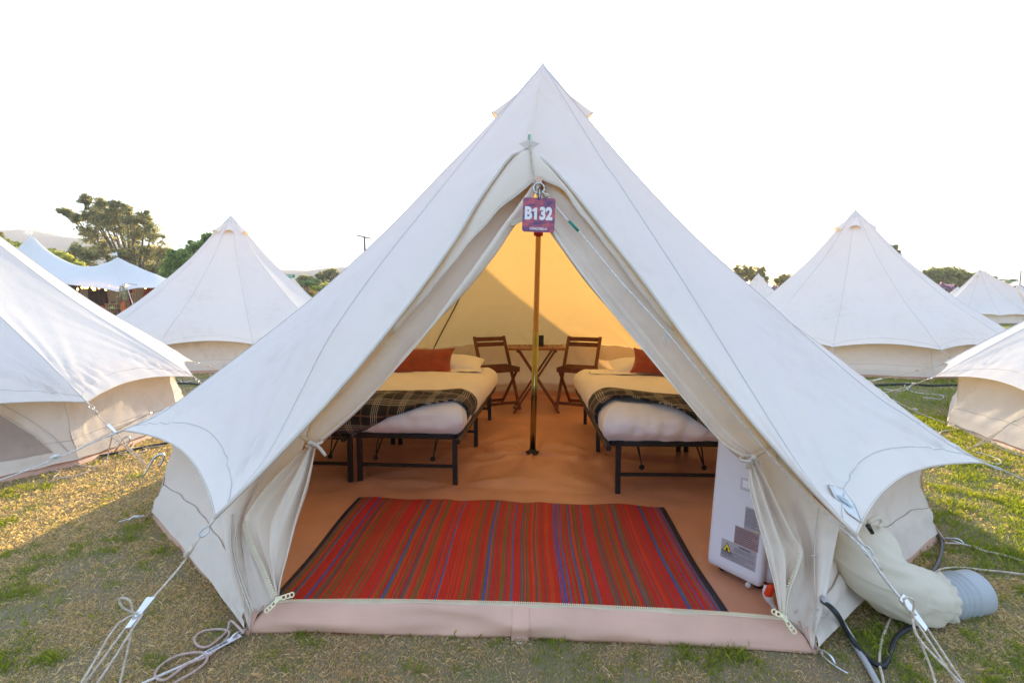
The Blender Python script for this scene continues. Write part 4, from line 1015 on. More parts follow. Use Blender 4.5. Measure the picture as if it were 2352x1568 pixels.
# bunch of loops tied at the sliders
for S, sx in ((slL, -1), (slR, 1)):
    v, f = tube_vf(spl([S+V((0, -.01, 0)), S+V((-.035, -.02, .025)), S+V((-.045, -.02, .055)), S+V((-.015, -.02, .050)), S+V((-.012, -.015, .01)), S+V((-.01, -.02, -.03)), S+V((.01*sx, -.06, -.12)), S+V((-.01*sx, -.12, -.17))], 30), .0034, 6); make('rope_tail', v, f, ROPE, main)
# maker's patch on the right eave
mb = MB(); P4 = [(1905, 1112), (1930, 1118), (1962, 1165), (1966, 1195), (1940, 1178), (1912, 1148)]
def on_roof(px, py): # point on the panel between tips 0 and 1
    rr = MROWS[0]; best = None; d = ray(px, py).normalized()
    for r_ in rr[45:]:
        for p in r_:
            w = p-CAM; k = (w-d*w.dot(d)).length
            if best is None or k < best[0]: best = (k, p)
    return best[1]-d*.012
pc = [on_roof(x, y) for x, y in P4]; cn_ = sum(pc, V())/6; rt_ = [cn_]+pc
pt = make('brand_patch', [p for p in rt_], [(0, i+1, (i+1) % 6+1) for i in range(6)], pbr('faded_patch', (.66, .68, .68), .7, var=.06, vscale=60), main, False)
v, f = tube_vf(pc+[pc[0]], .0016, 4); make('patch_edge', v, f, DIRTY, pt)
e1 = (pc[2]-pc[0]).normalized(); e2 = (pc[4]-pc[1]); e2 = (e2-e1*e2.dot(e1)).normalized(); nn_ = e1.cross(e2)
if nn_.dot(CAM-cn_) < 0: nn_ = -nn_
mb = MB(); el = [cn_+nn_*.004+e1*(.030*math.cos(2*math.pi*k/20))+e2*(.015*math.sin(2*math.pi*k/20)) for k in range(20)]; mb.add(el, [tuple(range(20))]); mb.build('patch_emblem', pbr('faded_emblem', (.40, .47, .48), .7, var=.2, vscale=90), pt)
for i_ in (4, 6):
    q_ = [p+(V((PB.x, PB.y, p.z-.3))-p).normalized()*.02 for p in MCV[i_][8:]]; v, f = tube_vf(q_, .006, 6); make('inner_cord', v, f, pbr('brown_cord', (.16, .075, .03), .8), main)
# plastic wall vent tube and the insulated duct
SLV = canvas('sleeve_canvas', (.76, .70, .58), (.9, .7, .4), .12, dirt_amt=.35)
path = [atY(1978, 1262, 2.02), atY(1994, 1286, 1.97), atY(2024, 1322, 1.93), atY(2064, 1352, 1.93), atY(2105, 1370, 1.95), atY(2142, 1376, 1.975)]
print('sleeve', [tuple(round(a, 2) for a in p) for p in path])
Pn = spl(path, 46); rad = np.interp(np.linspace(0, 1, 47), [0, .12, .35, .6, .85, .96, 1], [.125, .120, .104, .108, .110, .092, .103])
t_ = [(Pn[min(i+1, 46)]-Pn[max(i-1, 0)]).normalized() for i in range(47)]; rows = []
for i, p in enumerate(Pn):
    s_ = t_[i].cross(V((0, 0, 1))).normalized(); u_ = s_.cross(t_[i]); row = []
    for k in range(49):
        a = 2*math.pi*k/48; r_ = rad[i]*(1+.10*noise.noise(V((math.cos(a)*1.4+i*.05, math.sin(a)*1.4, i*.12)))+.11*(abs(noise.noise(V((math.cos(a)*3.2+i*.03, math.sin(a)*3.2-i*.02, i*.05+5))))-.2)+.05*(abs(noise.noise(V((math.cos(a)*6, math.sin(a)*6, i*.10+2))))-.2))
        if i > 36: r_ *= 1+.055*math.sin(a*17+.6*math.sin(a*5))*(i-36)/10
        pp = p+s_*(math.cos(a)*r_)+u_*(math.sin(a)*r_*1.0); pp.z = max(.012, pp.z); row.append(pp)
    rows.append(row)
sheet('duct_sleeve', rows, SLV, main)
hz = [atY(2128, 1376, 1.97), atY(2182, 1370, 2.0), atY(2236, 1360, 2.03)]; H = spl(hz, 60); hr = []
HOSE = pbr('grey_hose', (.40, .43, .45), .5, var=.05)
for i, p in enumerate(H):
    x = i/60; hr.append(math.sqrt(1)*.084+.0048*math.sin(x*2*math.pi*9)*(x < .72)+(.003 if x > .62 else 0))
mb = MB(); mb.tube(H, hr, 40, False); mb.tube([H[0], H[30], H[-1]], [.080, .080, .083], 40, False)
ho = mb.build('exhaust_hose', HOSE, None, True); tag(ho, 'grey corrugated exhaust hose poking out of the canvas sleeve onto the grass', 'hose')
# gathered wall cloth and black toggle beside the sleeve
mb = MB(); a = atY(2000, 1200, 1.93); mb.tube(spl([a+V((-.01, 0, 0)), a+V((.02, .01, .012)), a+V((.05, .02, .010)), a+V((.056, .02, -.012)), a+V((.03, .0, -.018))], 14), [.009]*7+[.007]*8, 10); mb.build('sleeve_tie', SLV, main, True)
mb = MB(); mb.tube([atY(1993, 1205, 1.88), atY(2004, 1224, 1.88)], [.009, .007], 8); mb.build('toggle', BLACK, main, True)
mb = MB(); mb.tube(spl([atY(1952, 1205, 1.70), atY(1958, 1214, 1.69), atY(1948, 1222, 1.69), atY(1956, 1228, 1.68)], 10), .009, 8); mb.build('rope_bundle', PIPING, main, True)
# ------------------------------------------------------------------ cables, ropes and pegs on the grass
def gp(px, py, z=.012): return atZ(px, py, z)
def gline(name, pts, r, mat, label, cat, group=None, z=.014, n=None):
    P = [p if isinstance(p, V) else gp(p[0], p[1], p[2] if len(p) > 2 else z) for p in pts]; o = rope(name, P, r, mat, None, n or len(P)*7); return tag(o, label, cat, group)
RUB = pbr('black_rubber', (.022, .025, .03), .55, var=.2); STRAP = pbr('grey_strap', (.45, .46, .48), .5, var=.08)
slot = DP(1888, 1378, .02)
gline('power_cable', [slot, DP(1912, 1398, .10)+V((0, -.02, 0)), (1948, 1455, .05), (1985, 1502), (2012, 1524), (2032, 1527), (2046, 1495), (2060, 1462), (2092, 1440), (2140, 1425)], .0085, RUB, 'thick black power cable leaving the right front wall and looping on the grass', 'cable')
gline('hose', [slot+V((.0, .0, .01)), DP(1905, 1390, .06), (1935, 1430, .05), (1968, 1486), (2000, 1540), (2030, 1600)], .010, STRAP, 'pale grey drain hose leaving the right front wall beside the black cable', 'hose')
gline('loose_rope', [(2058, 1400), (2040, 1430), (2024, 1475), (2020, 1520), (2026, 1550), (2036, 1600)], .0045, ROPE, 'loose rope on the grass between the black cable and the duct sleeve', 'rope', 'loose ropes on the grass')
gline('loose_rope', [(2168, 1246), (2215, 1250), (2262, 1264), (2310, 1275), (2352, 1288), (2420, 1300)], .0045, ROPE, 'upper of two loose ropes running out of frame right of the tent', 'rope', 'loose ropes on the grass')
gline('loose_rope', [(2145, 1316), (2165, 1305), (2205, 1302), (2260, 1308), (2310, 1313), (2352, 1318), (2420, 1322)], .0045, ROPE, 'lower of two loose ropes running out of frame above the grey hose', 'rope', 'loose ropes on the grass')
gline('power_cable', [(2132, 1188, .05), (2150, 1215), (2163, 1243), (2160, 1275), (2145, 1308), (2120, 1330)], .0075, pbr('grey_rubber', (.12, .12, .12), .6), 'dark grey cable lying against the right rear corner of the tent', 'cable')
gline('loose_rope', [(2210, 985), (2165, 990), (2158, 1000), (2168, 1012), (2180, 1022)], .0045, ROPEW, 'short rope with a knotted end on the grass before the right neighbour tent', 'rope', 'loose ropes on the grass')
gline('loose_rope', [(2030, 893), (2070, 897), (2085, 892), (2092, 884), (2084, 879), (2078, 886), (2088, 896), (2110, 902), (2140, 905), (2165, 908), (2160, 916), (2120, 912)], .005, ROPEW, 'thin rope with a small round loop on the grass before the rear right tent', 'rope', 'loose ropes on the grass')
gline('loose_rope', [(2205, 1040), (2240, 1052), (2290, 1065), (2298, 1057), (2270, 1045), (2235, 1035)], .0045, ROPEW, 'loop of rope on the grass under the right eave tip', 'rope', 'loose ropes on the grass')
gline('loose_rope', [(258, 1000, .25), (250, 1033, .10), (242, 1063), (210, 1072), (170, 1065), (130, 1062), (96, 1076), (138, 1082), (124, 1096), (170, 1093), (220, 1076)], .0045, ROPE, 'long zigzag rope lying on the grass beside the left neighbour tent', 'rope', 'loose ropes on the grass')
gline('loose_rope', [(258, 1022, .03), (290, 1012, .03), (318, 992), (300, 1030), (272, 1040), (300, 1044), (330, 1036), (335, 1030), (320, 1028), (294, 1036), (310, 1028), (345, 1026), (378, 1022)], .0045, ROPE, 'tangled rope on the sunlit grass between the two left tent pegs', 'rope', 'loose ropes on the grass')
gline('power_cable', [(-120, 1120), (0, 1094), (60, 1080), (130, 1064), (200, 1050), (250, 1043), (300, 1033), (378, 1018), (430, 1010)], .009, RUB, 'black cable along the foot of the left neighbour tent', 'cable')
gline('power_cable', [(1900, 886), (2010, 884), (2080, 882), (2140, 885), (2200, 884), (2360, 888)], .016, RUB, 'black cable crossing the grass before the rear right tent', 'cable', z=.02)
gline('power_cable', [(-60, 884), (200, 886), (385, 881), (430, 880), (470, 884)], .014, RUB, 'black cable crossing the grass before the rear left tent', 'cable', z=.02)
gline('loose_rope', [(392, 876), (398, 868), (412, 872), (420, 879), (440, 874)], .006, ROPEW, 'short curled rope by the black cable before the rear left tent', 'rope', 'loose ropes on the grass')
# coil and tag strip at the left front corner
cc = gp(560, 1452, .03)
gline('loose_rope', [cc, (530, 1425, .04), (520, 1450), (480, 1483), (455, 1482), (447, 1465), (465, 1449), (505, 1444), (527, 1452), (510, 1478), (478, 1505), (430, 1525), (380, 1560), (356, 1550), (372, 1525), (410, 1504), (455, 1497), (476, 1504), (470, 1522), (440, 1545), (400, 1568), (360, 1600)], .0045, pbr('pink_rope', (.50, .37, .32), .8, var=.2, vscale=90), 'coiled pinkish rope on the grass at the left front corner of the tent', 'rope', 'loose ropes on the grass')
gline('loose_rope', [(548, 1462), (500, 1486), (440, 1518), (380, 1545), (320, 1572), (240, 1610)], .0045, ROPEW, 'straight white rope crossing the pinkish coil at the left front corner', 'rope', 'loose ropes on the grass')
a, b = gp(552, 1458, .022), gp(472, 1500, .016); d = (b-a); s_ = d.cross(V((0, 0, 1))).normalized()*.011; mb = MB()
mb.add([a-s_, a+s_, b+s_, b-s_, a-s_+V((0, 0, .002)), a+s_+V((0, 0, .002)), b+s_+V((0, 0, .002)), b-s_+V((0, 0, .002))], [(3, 2, 1, 0), (4, 5, 6, 7), (0, 1, 5, 4), (1, 2, 6, 5), (2, 3, 7, 6), (3, 0, 4, 7)])
ts = mb.build('luggage_tag', pbr('white_paper', (.72, .72, .75), .6, var=.04)); tag(ts, 'long white paper tag with a barcode lying at the left front corner', 'paper tag')
mb = MB(); r_ = random.Random(5); x = .38
while x < .95:
    w = r_.choice((.006, .010, .016)); p = a+d*x; q_ = a+d*min(.97, x+w); mb.add([p-s_*.7+V((0, 0, .003)), p+s_*.7+V((0, 0, .003)), q_+s_*.7+V((0, 0, .003)), q_-s_*.7+V((0, 0, .003))], [(0, 1, 2, 3)]); x += w+r_.choice((.006, .012))
mb.build('barcode', INK, ts)
mb = MB(); mb.tube(torus_pts(a+d*.14+V((0, 0, .0045)), d.normalized(), s_.normalized(), .006, 14), .0012, 4); mb.build('red_stamp', pbr('faded_red', (.45, .16, .17), .6), ts)
def corner_ring(p, out, par):
    mb = MB(); mb.grid([[p+V((0, 0, .05))+out.cross(V((0, 0, 1)))*x+V((0, 0, -.035*j))+out*(.022*j) for x in (-.014, 0, .014)] for j in range(3)]); w = mb.build('webbing_loop', GROUNDSHEET, par, True)
    mb = MB(); mb.tube(torus_pts(p+out*.05+V((0, 0, -.012)), out, V((0, 0, 1)), .016, 14), .003, 6); mb.build('ring', STEEL, w, True)
for i, b_ in enumerate(MBs):
    o = (b_-PB).normalized(); corner_ring(b_+V((0, 0, .022)), o, main)
    if i in (0, 1, 9, 10):
        nm = {0: 'hooked steel peg at the right front corner of the open tent', 1: 'hooked steel peg at the right rear wall corner near the grey cable', 9: 'hooked steel peg at the left wall corner of the open tent', 10: 'hooked steel peg beside the paper tag at the left front corner'}[i]
        pp = b_+o*.11; mb = MB(); sd = o.cross(V((0, 0, 1)))
        mb.tube(spl([pp+V((0, 0, -.03)), pp+V((0, 0, .012)), pp-o*.02+V((0, 0, .03)), pp-o*.05+V((0, 0, .026)), pp-o*.06+V((0, 0, .012))], 14), .0042, 8)
        mb.tube(spl([pp-o*.05+V((0, 0, .02))+sd*.008, pp+o*.0+V((0, 0, .016))+sd*.014, pp+o*.05+V((0, 0, .012))+sd*.004], 8), .0035, 6)
        tag(mb.build('tent_peg', STEEL, None, True), nm, 'tent peg', 'steel tent pegs')
peg(gp(330, 1092, 0), (1, .5), 'bent steel peg holding the doubled guy rope of the left neighbour tent', 1.5, 'steel tent pegs')
peg(gp(262, 1040, 0), (.4, .2), 'steel peg with hooked top in the sunlit grass left of the front tent', 1.3, 'steel tent pegs')
peg(gp(2226, 1062, 0), (-.5, .3), 'steel peg under the right eave tip of the front tent', 1.3, 'steel tent pegs')
# ------------------------------------------------------------------ neighbour tents
gT = 'white bell tents'
def tl(ref, k, r=2.62, z=.48): return [(ref+31.4*(i-k), r, z) for i in range(11)]
tips = tl(75.7, 5); tips[5] = (75.7, 2.62, .48); tips[6] = (104.3, 2.62, .48)
L1 = bell_tent('cream bell tent at the left edge, its warm side wall with a curved window', (-5.64, 4.45), tips, group=gT, nu=60, nv=56, amp=.021, hoods=(60, 120, 200, 300),
               ropes=((5, gp(338, 1076)), (6, V((-2.55, 5.05, 0))), (4, None), (7, None)))
# window and its frame on the wall
def on_wall(tent, i, u, s, off=.012):
    root, T, CV, B, R = tent; c = root.location; jt = int((len(R[i])-1)*.94); p = R[i][jt][int(u*(len(R[i][jt])-1))]+V((0, 0, -.012)); b = B[i].lerp(B[i+1], u)+V((0, 0, .045))
    q = p.lerp(b, s); o = V((q.x-c.x, q.y-c.y, 0)).normalized(); return q+o*(off-.055*math.sin(math.pi*s)*(1-.4*(1-4*u*(1-u))))
NET = pbr('window_net', (.42, .33, .28), .8, var=.1, bump=.3, bscale=400)
rows = [[on_wall(L1, 4, .10+.80*u/16, .86-(.70*math.sin(math.pi*(u/16))**.75)*j/8, .014) for u in range(17)] for j in range(9)]
wn_ = sheet('window', rows, NET, L1[0]); v, f = tube_vf(rows[-1], .006, 6); make('window_piping', v, f, PIPING, wn_)
v, f = tube_vf([on_wall(L1, 4, .03+.94*u/20, .90-(.84*math.sin(math.pi*(u/20))**.7), .012) for u in range(21)], .003, 5); make('window_stitching', v, f, SEAM, wn_)
bell_tent('white bell tent behind on the left, in front of the tall tree', (-5.88, 11.2), tl(2, 5), group=gT, nu=20, nv=36, amp=.016, ropes=((5, None), (6, None), (4, None)), hoods=(20, 75, 330, 200))
bell_tent('large white bell tent behind on the right with its rear wall showing', (6.75, 10.53), tl(-6, 5), group=gT, nu=20, nv=36, amp=.016, ropes=((5, None), (4, None), (6, None)), hoods=(328, 270, 80, 180))
R2 = bell_tent('cream bell tent cut off by the right edge, low wall and eave tips showing', (6.48, 3.95), [(244+29.5*(i-5), 2.62, .48) for i in range(11)], group=gT, nu=40, nv=50, amp=.020,
          ropes=((5, V((3.0, 5.35, 0))), (4, V((3.4, 6.3, 0))), (6, V((3.62, 4.12, 0)))))
bell_tent('white bell tent hidden directly behind the open tent', (.0, 11.0), tl(0, 5), group=gT, nu=14, nv=26, detail=False)
def far_tent(px, d, ref, k, label, door=False):
    x = (px-1176)/FPX*d; return bell_tent(label, (x, d), tl(ref, k), group=gT, nu=10, nv=24, detail=False, amp=.012, hoods=(300, 60, 180))
far_tent(2243, 30.0, 34+23-31.4*0, 0, 'far white bell tent on the right with its closed zipped door facing us')
far_tent(2276, 40.5, 10, 5, 'far white bell tent peeping over the shoulder of the closed-door tent')
far_tent(2335, 56, 0, 5, 'distant white bell tent by the right edge before the pink hedge')
far_tent(2195, 64, 0, 5, 'distant white bell tent peak in front of the pink hedge, left of the closed-door tent')
far_tent(1738, 34, 0, 5, 'far white bell tent between the open tent and the golden trees')
far_tent(676, 40, 0, 5, 'far white bell tent peak beside the short palm and street sign')
# ------------------------------------------------------------------ ground, path and grass
def ground_mat():
    m, nt, out = newmat('dry_lawn'); t = NT(nt); b = t.n('ShaderNodeBsdfPrincipled'); t.l(b.outputs[0], out.inputs[0])
    geo = t.n('ShaderNodeNewGeometry').outputs['Position']; sx = t.n('ShaderNodeSeparateXYZ'); t.l(geo, sx.inputs[0])
    n1 = t.noise(geo, 1.1, 6, .65); n2 = t.noise(geo, 14, 5, .7); n3 = t.noise(geo, 90, 4, .7)
    g = t.math('ADD', n1, t.math('MULTIPLY', n2, .35))
    g = t.math('ADD', g, t.math('MULTIPLY', t.math('MINIMUM', t.math('MAXIMUM', sx.outputs[0], -3.0), 4.0), .018))
    c = t.ramp(g, [(.52, (.33, .27, .19)), (.64, (.32, .27, .17)), (.80, (.22, .22, .11)), (.95, (.13, .16, .06))])
    c = t.mix(t.math('MULTIPLY', t.math('GREATER_THAN', n3, .62), .5), c, (.09, .065, .045)); c = t.mix(t.math('MULTIPLY', t.math('LESS_THAN', n3, .40), .35), c, (.34, .28, .18))
    t.l(c, b.inputs['Base Color']); b.inputs['Roughness'].default_value = .95; b.inputs['Specular IOR Level'].default_value = .1
    t.l(t.bump(t.math('ADD', n3, n2), .8, .02), b.inputs['Normal']); return m
mb = MB(); mb.grid([[V((x, y, 0)) for x in (-1150, -300, -60, -20, 0, 20, 60, 300, 1150)] for y in (-100, 0, 10, 30, 80, 300, 840)])
g = make('ground', mb.v, mb.f, ground_mat(), None, False); g['kind'] = 'structure'
SAND = pbr('gravel', (.30, .25, .19), .95, var=.25, vscale=2, bump=.6, bscale=30)
mb = MB(); mb.grid([[V((x, y+.15*math.sin(x*.7+y), .02)) for x in np.linspace(-60, -9, 40)] for y in (17.5, 24, 32, 34.6)]); g = make('gravel_path', mb.v, mb.f, SAND, None, False); g['kind'] = 'structure'
def vn(x, y, sc_, seed):
    X = x*sc_; Y = y*sc_; xi = np.floor(X).astype(np.int64); yi = np.floor(Y).astype(np.int64); fx = X-xi; fy = Y-yi; fx = fx*fx*(3-2*fx); fy = fy*fy*(3-2*fy)
    def h(a, b): q = (a*374761393+b*668265263+seed*974711) & 0x7fffffff; q = ((q ^ (q >> 13))*1274126177) & 0x7fffffff; return ((q ^ (q >> 16)) & 0xffff)/65535.0
    return (h(xi, yi)*(1-fx)+h(xi+1, yi)*fx)*(1-fy)+(h(xi, yi+1)*(1-fx)+h(xi+1, yi+1)*fx)*fy
def grass():
    rg = np.random.default_rng(11); xs = []; ys = []; ss = []
    for (y0, y1, dens, s_) in ((1.15, 2.2, 62000, .6), (2.2, 3.4, 36000, .75), (3.4, 5.5, 15000, .95), (5.5, 12, 3800, 1.5), (12, 30, 600, 2.8)):
        xw = lambda y: y*1.12+.7
        area = (xw(y0)+xw(y1))*(y1-y0); n = int(dens*area); y = rg.uniform(y0, y1, n); x = rg.uniform(-1, 1, n)*(xw(y1)); k = np.abs(x) < xw(y); xs.append(x[k]); ys.append(y[k]); ss.append(np.full(k.sum(), s_))
    x = np.concatenate(xs); y = np.concatenate(ys); s_ = np.concatenate(ss)
    keep = np.ones(len(x), bool)
    for cx_, cy_, r_ in ((PB.x, PB.y, 2.50), (-5.64, 4.45, 2.47), (-5.88, 11.2, 2.47), (6.75, 10.53, 2.47), (6.48, 3.95, 2.47), (.4, 11, 2.47)):
        ang = np.arctan2(x-cx_, -(y-cy_)); keep &= ((x-cx_)**2+(y-cy_)**2 > (r_*.985)**2)
    # door chord and wall chords of the front tent
    P = [(b.x, b.y) for b in MBs]; ins = np.ones(len(x), bool)
    for i in range(len(P)):
        ax, ay = P[i-1]; bx, by = P[i]; ins &= ((bx-ax)*(y-ay)-(by-ay)*(x-ax) > 0)
    keep2 = ~ins & ~((x < -9) & (y > 17.3))
    d0 = (x-PB.x)**2+(y-PB.y)**2
    near = d0 < 2.6**2
    keep = np.where(near, keep2, keep & keep2)
    cl = vn(x, y, 7.5, 3)*.55+vn(x, y, 2.1, 5)*.45; green = vn(x, y, 6.5, 9)*.30+vn(x, y, 1.6, 2)*.22+vn(x, y, 17, 14)*.34+vn(x, y, 45, 21)*.14+np.clip(x, -3, 4)*.022+np.where((x > 2.1) & (y < 5), .08, 0)+np.clip(y-2.6, 0, 6)*.022  # greener to the right; extra green on sunlit parts stands in for sunlight
    keep &= (rg.random(len(x)) < .25+.75*np.clip((cl-.22)*2.6, 0, 1))
    x, y, s_, green, cl = x[keep], y[keep], s_[keep], green[keep], cl[keep]; n = len(x); print('blades', n)
    isg = (green+rg.normal(0, .10, n)) > .595; h = np.where(isg, rg.gamma(6, .0030, n)*(0.75+.9*np.clip(green-.55, 0, 1)*2), rg.gamma(5, .0019, n))*s_**.35*1.1; w = rg.uniform(.0007, .0014, n)*s_*1.4
    az = rg.uniform(0, 2*np.pi, n); ln = np.where(isg, rg.uniform(.1, .9, n), rg.uniform(.3, 1.5, n)); fa = rg.uniform(0, 2*np.pi, n)
    dx, dy = np.cos(az), np.sin(az); wx, wy = np.cos(fa)*w, np.sin(fa)*w; lean = h*ln; z0 = 0.0
    v = np.empty((n, 4, 3), np.float32); v[:, 0] = np.c_[x-wx, y-wy, np.zeros(n)]; v[:, 1] = np.c_[x+wx, y+wy, np.zeros(n)]
    v[:, 2] = np.c_[x+wx*.6+dx*lean*.35, y+wy*.6+dy*lean*.35, h*.62]; v[:, 3] = np.c_[x+dx*lean, y+dy*lean, h*np.where(isg, 1.0, .8)]
    f = np.empty((n, 2, 3), np.int32); b = (np.arange(n)*4)[:, None]; f[:, 0] = b+np.array([0, 1, 2]); f[:, 1] = b+np.array([0, 2, 3])
    me = bpy.data.meshes.new('grass'); me.vertices.add(n*4); me.vertices.foreach_set('co', v.ravel()); me.loops.add(n*6); me.loops.foreach_set('vertex_index', f.ravel())
    me.polygons.add(n*2); me.polygons.foreach_set('loop_start', np.arange(n*2, dtype=np.int32)*3); me.polygons.foreach_set('loop_total', np.full(n*2, 3, np.int32)); me.update()
    col = np.empty((n, 4), np.float32); t = rg.random(n); c1 = np.array([.125, .20, .035]); c2 = np.array([.32, .37, .07]); s1 = np.array([.54, .45, .335]); s2 = np.array([.36, .295, .215]); s3 = np.array([.70, .62, .50])
    cg = c1+(c2-c1)*t[:, None]; cs = np.where((t < .5)[:, None], s1+(s2-s1)*(t*2)[:, None], s1+(s3-s1)*((t-.5)*2)[:, None]*.8); col[:, :3] = np.where(isg[:, None], cg, cs); col[:, 3] = 1
    at = me.color_attributes.new('Col', 'FLOAT_COLOR', 'POINT'); at.data.foreach_set('color', np.repeat(col, 4, axis=0).ravel())
    m, nt, out = newmat('grass_blades'); t = NT(nt); a = t.n('ShaderNodeAttribute', attribute_name='Col'); df = t.n('ShaderNodeBsdfDiffuse'); tr = t.n('ShaderNodeBsdfTranslucent'); mx = t.n('ShaderNodeMixShader'); mx.inputs[0].default_value = .45
    t.l(a.outputs['Color'], df.inputs[0]); t.l(t.mix(1.0, a.outputs['Color'], (2.0, 1.7, .65), 'MULTIPLY'), tr.inputs[0]); t.l(df.outputs[0], mx.inputs[1]); t.l(tr.outputs[0], mx.inputs[2]); t.l(mx.outputs[0], out.inputs[0])
    me.materials.append(m); o = link_mesh('grass', me); tag(o, 'patchy lawn of dry straw and short green blades around the tents', 'grass', None, 'stuff')
grass()
# ------------------------------------------------------------------ things far off
def mx(px, y): return (px-1176)/FPX*y
def mz(py, y): return HC+(692-py)/FPX*y
# hills
hp = np.array([(-400, 600), (-200, 560), (-50, 545), (16, 534), (51, 528), (61, 530), (84, 527), (93, 528), (105, 534), (111, 532), (135, 538), (157, 545), (172, 543), (186, 546), (300, 560), (450, 590), (560, 605), (647, 617), (728, 620), (768, 613), (830, 610), (1000, 640), (1200, 672), (1500, 692)])
HD = 700.0; v = []; f = []; nx, ny = 150, 14
for j in range(ny+1):
    w = j/ny; yy = HD-200+320*w
    for i in range(nx+1):
        px = -400+1900*i/nx; h = (692-np.interp(px, hp[:, 0], hp[:, 1]))/FPX*HD; x = (px-1176)/FPX*HD
        prof = math.sin(math.pi*min(1, w/.65*.5)) if w < .65 else math.cos(math.pi*.5*(w-.65)/.35)
        z = h*prof**1.2*(1+(.18*noise.noise(V((x*.02, yy*.02, 3)))+.10*noise.noise(V((x*.06, yy*.06, 1))))*(1-prof)); v.append((x, yy, max(-2, z)-1*(j == 0)))
f = [(j*(nx+1)+i, j*(nx+1)+i+1, (j+1)*(nx+1)+i+1, (j+1)*(nx+1)+i) for j in range(ny) for i in range(nx)]
h = make('hills', v, f, pbr('desert_hills', (.22, .18, .15), .95, var=.2, vscale=.01), None); h['kind'] = 'structure'
# trees
def leafmat(name, tint, tr_=.55, tt=(2.0, 1.7, .8)):
    m, nt, out = newmat(name); t = NT(nt); a = t.n('ShaderNodeAttribute', attribute_name='Col'); df = t.n('ShaderNodeBsdfDiffuse'); tr = t.n('ShaderNodeBsdfTranslucent'); mx_ = t.n('ShaderNodeMixShader'); mx_.inputs[0].default_value = tr_
    c = t.mix(1.0, a.outputs['Color'], tint, 'MULTIPLY'); t.l(c, df.inputs[0]); t.l(t.mix(1.0, c, tt, 'MULTIPLY'), tr.inputs[0]); t.l(df.outputs[0], mx_.inputs[1]); t.l(tr.outputs[0], mx_.inputs[2]); t.l(mx_.outputs[0], out.inputs[0]); return m
BARK = pbr('bark', (.16, .12, .085), .9, var=.3, vscale=3)
def crown_mesh(name, clumps, leaf, mat, parent, rg, cols, droop=0.0, aspect=2.2):
    P = []; S = []; CI = []
    for (c, r, n, ci) in clumps:
        p = np.array(c)+rg.normal(size=(n, 3))*.62*np.array(r); p[:, 2] -= droop*rg.random(n)*r[2]; P.append(p); CI.append(np.full(n, ci))
    P = np.concatenate(P); CI = np.concatenate(CI).astype(float); n = len(P); a = rg.normal(size=(n, 3)); a[:, 2] -= droop*1.6; a /= np.linalg.norm(a, axis=1)[:, None]; b = np.cross(a, rg.normal(size=(n, 3))); b /= np.linalg.norm(b, axis=1)[:, None]
    L = leaf*rg.uniform(.6, 1.4, n)[:, None]; v = np.empty((n, 4, 3), np.float32); v[:, 0] = P-a*L*aspect*.5; v[:, 1] = P+b*L*.5; v[:, 2] = P+a*L*aspect*.5; v[:, 3] = P-b*L*.5
    off = np.array(parent.location); v -= off; me = bpy.data.meshes.new(name); me.vertices.add(n*4); me.vertices.foreach_set('co', v.astype(np.float32).ravel()); me.loops.add(n*4); me.loops.foreach_set('vertex_index', np.arange(n*4, dtype=np.int32))
    me.polygons.add(n); me.polygons.foreach_set('loop_start', np.arange(n, dtype=np.int32)*4); me.polygons.foreach_set('loop_total', np.full(n, 4, np.int32)); me.update()
    t = np.clip(CI+rg.normal(0, .18, n), 0, 1)[:, None]; c1, c2 = np.array(cols[0]), np.array(cols[1]); col = np.ones((n, 4), np.float32); col[:, :3] = c1+(c2-c1)*t
    if len(cols) > 2: k = rg.random(n) < cols[3]; col[k, :3] = np.array(cols[2])*rg.uniform(.7, 1.15, k.sum())[:, None]
    at = me.color_attributes.new('Col', 'FLOAT_COLOR', 'POINT'); at.data.foreach_set('color', np.repeat(col, 4, axis=0).ravel()); me.materials.append(mat)
    return link_mesh(name, me, parent)
def tree(label, x, y, blobs, leaf, mat, cols, seed, name='tree', cat='tree', group=None, sub=14, nl=90, srad=.30, trunk_r=.25, droop=0.0, base_z=0.0, trunks=1):
    """blobs: (dx, z, rx, rz) large masses of the crown; each is made of many small leaf clumps on limbs"""
    rg = np.random.default_rng(seed); r_ = random.Random(seed); root = empty(name, (x, y, 0), label, cat, group); clumps = []; tips = []
    for bi, (dx, z, rx, rz) in enumerate(blobs):
        c = np.array((x+dx, y+r_.uniform(-.5, .5)*rx, z)); tips.append(c)
        for k in range(sub):
            d = rg.normal(size=3); d /= np.linalg.norm(d); q = c+d*np.array((rx, rx*.9, rz))*rg.uniform(.3, 1.25); s_ = srad*(rx+rz)*.5*rg.uniform(.5, 1.6); clumps.append((q, (s_*1.1, s_*1.1, s_*.85), int(nl*rg.uniform(.6, 1.3)), rg.random()))
    crown_mesh('crown', clumps, leaf, mat, root, rg, cols, droop)
    mb = MB(); zt = min(b[1] for b in blobs); fork = V((x+sum(b[0] for b in blobs)/len(blobs)*.3, y, max(.5, zt*.45)))
    if trunk_r > 0:
        mb.tube(spl([V((x, y, -.1)), V((x+.2*trunk_r, y, fork.z*.5)), fork], 8), [trunk_r*(1-.05*i) for i in range(9)], 8)
        mb.build('trunk', BARK, root, True)
        for c in tips:
            m = MB(); cv = V(c); mid = fork.lerp(cv, .5)+V((r_.uniform(-.3, .3), 0, r_.uniform(-.1, .4))); m.tube(spl([fork, mid, cv], 9), [trunk_r*.55*(1-.09*i) for i in range(10)], 6); m.build('limb', BARK, root, True)
    return root
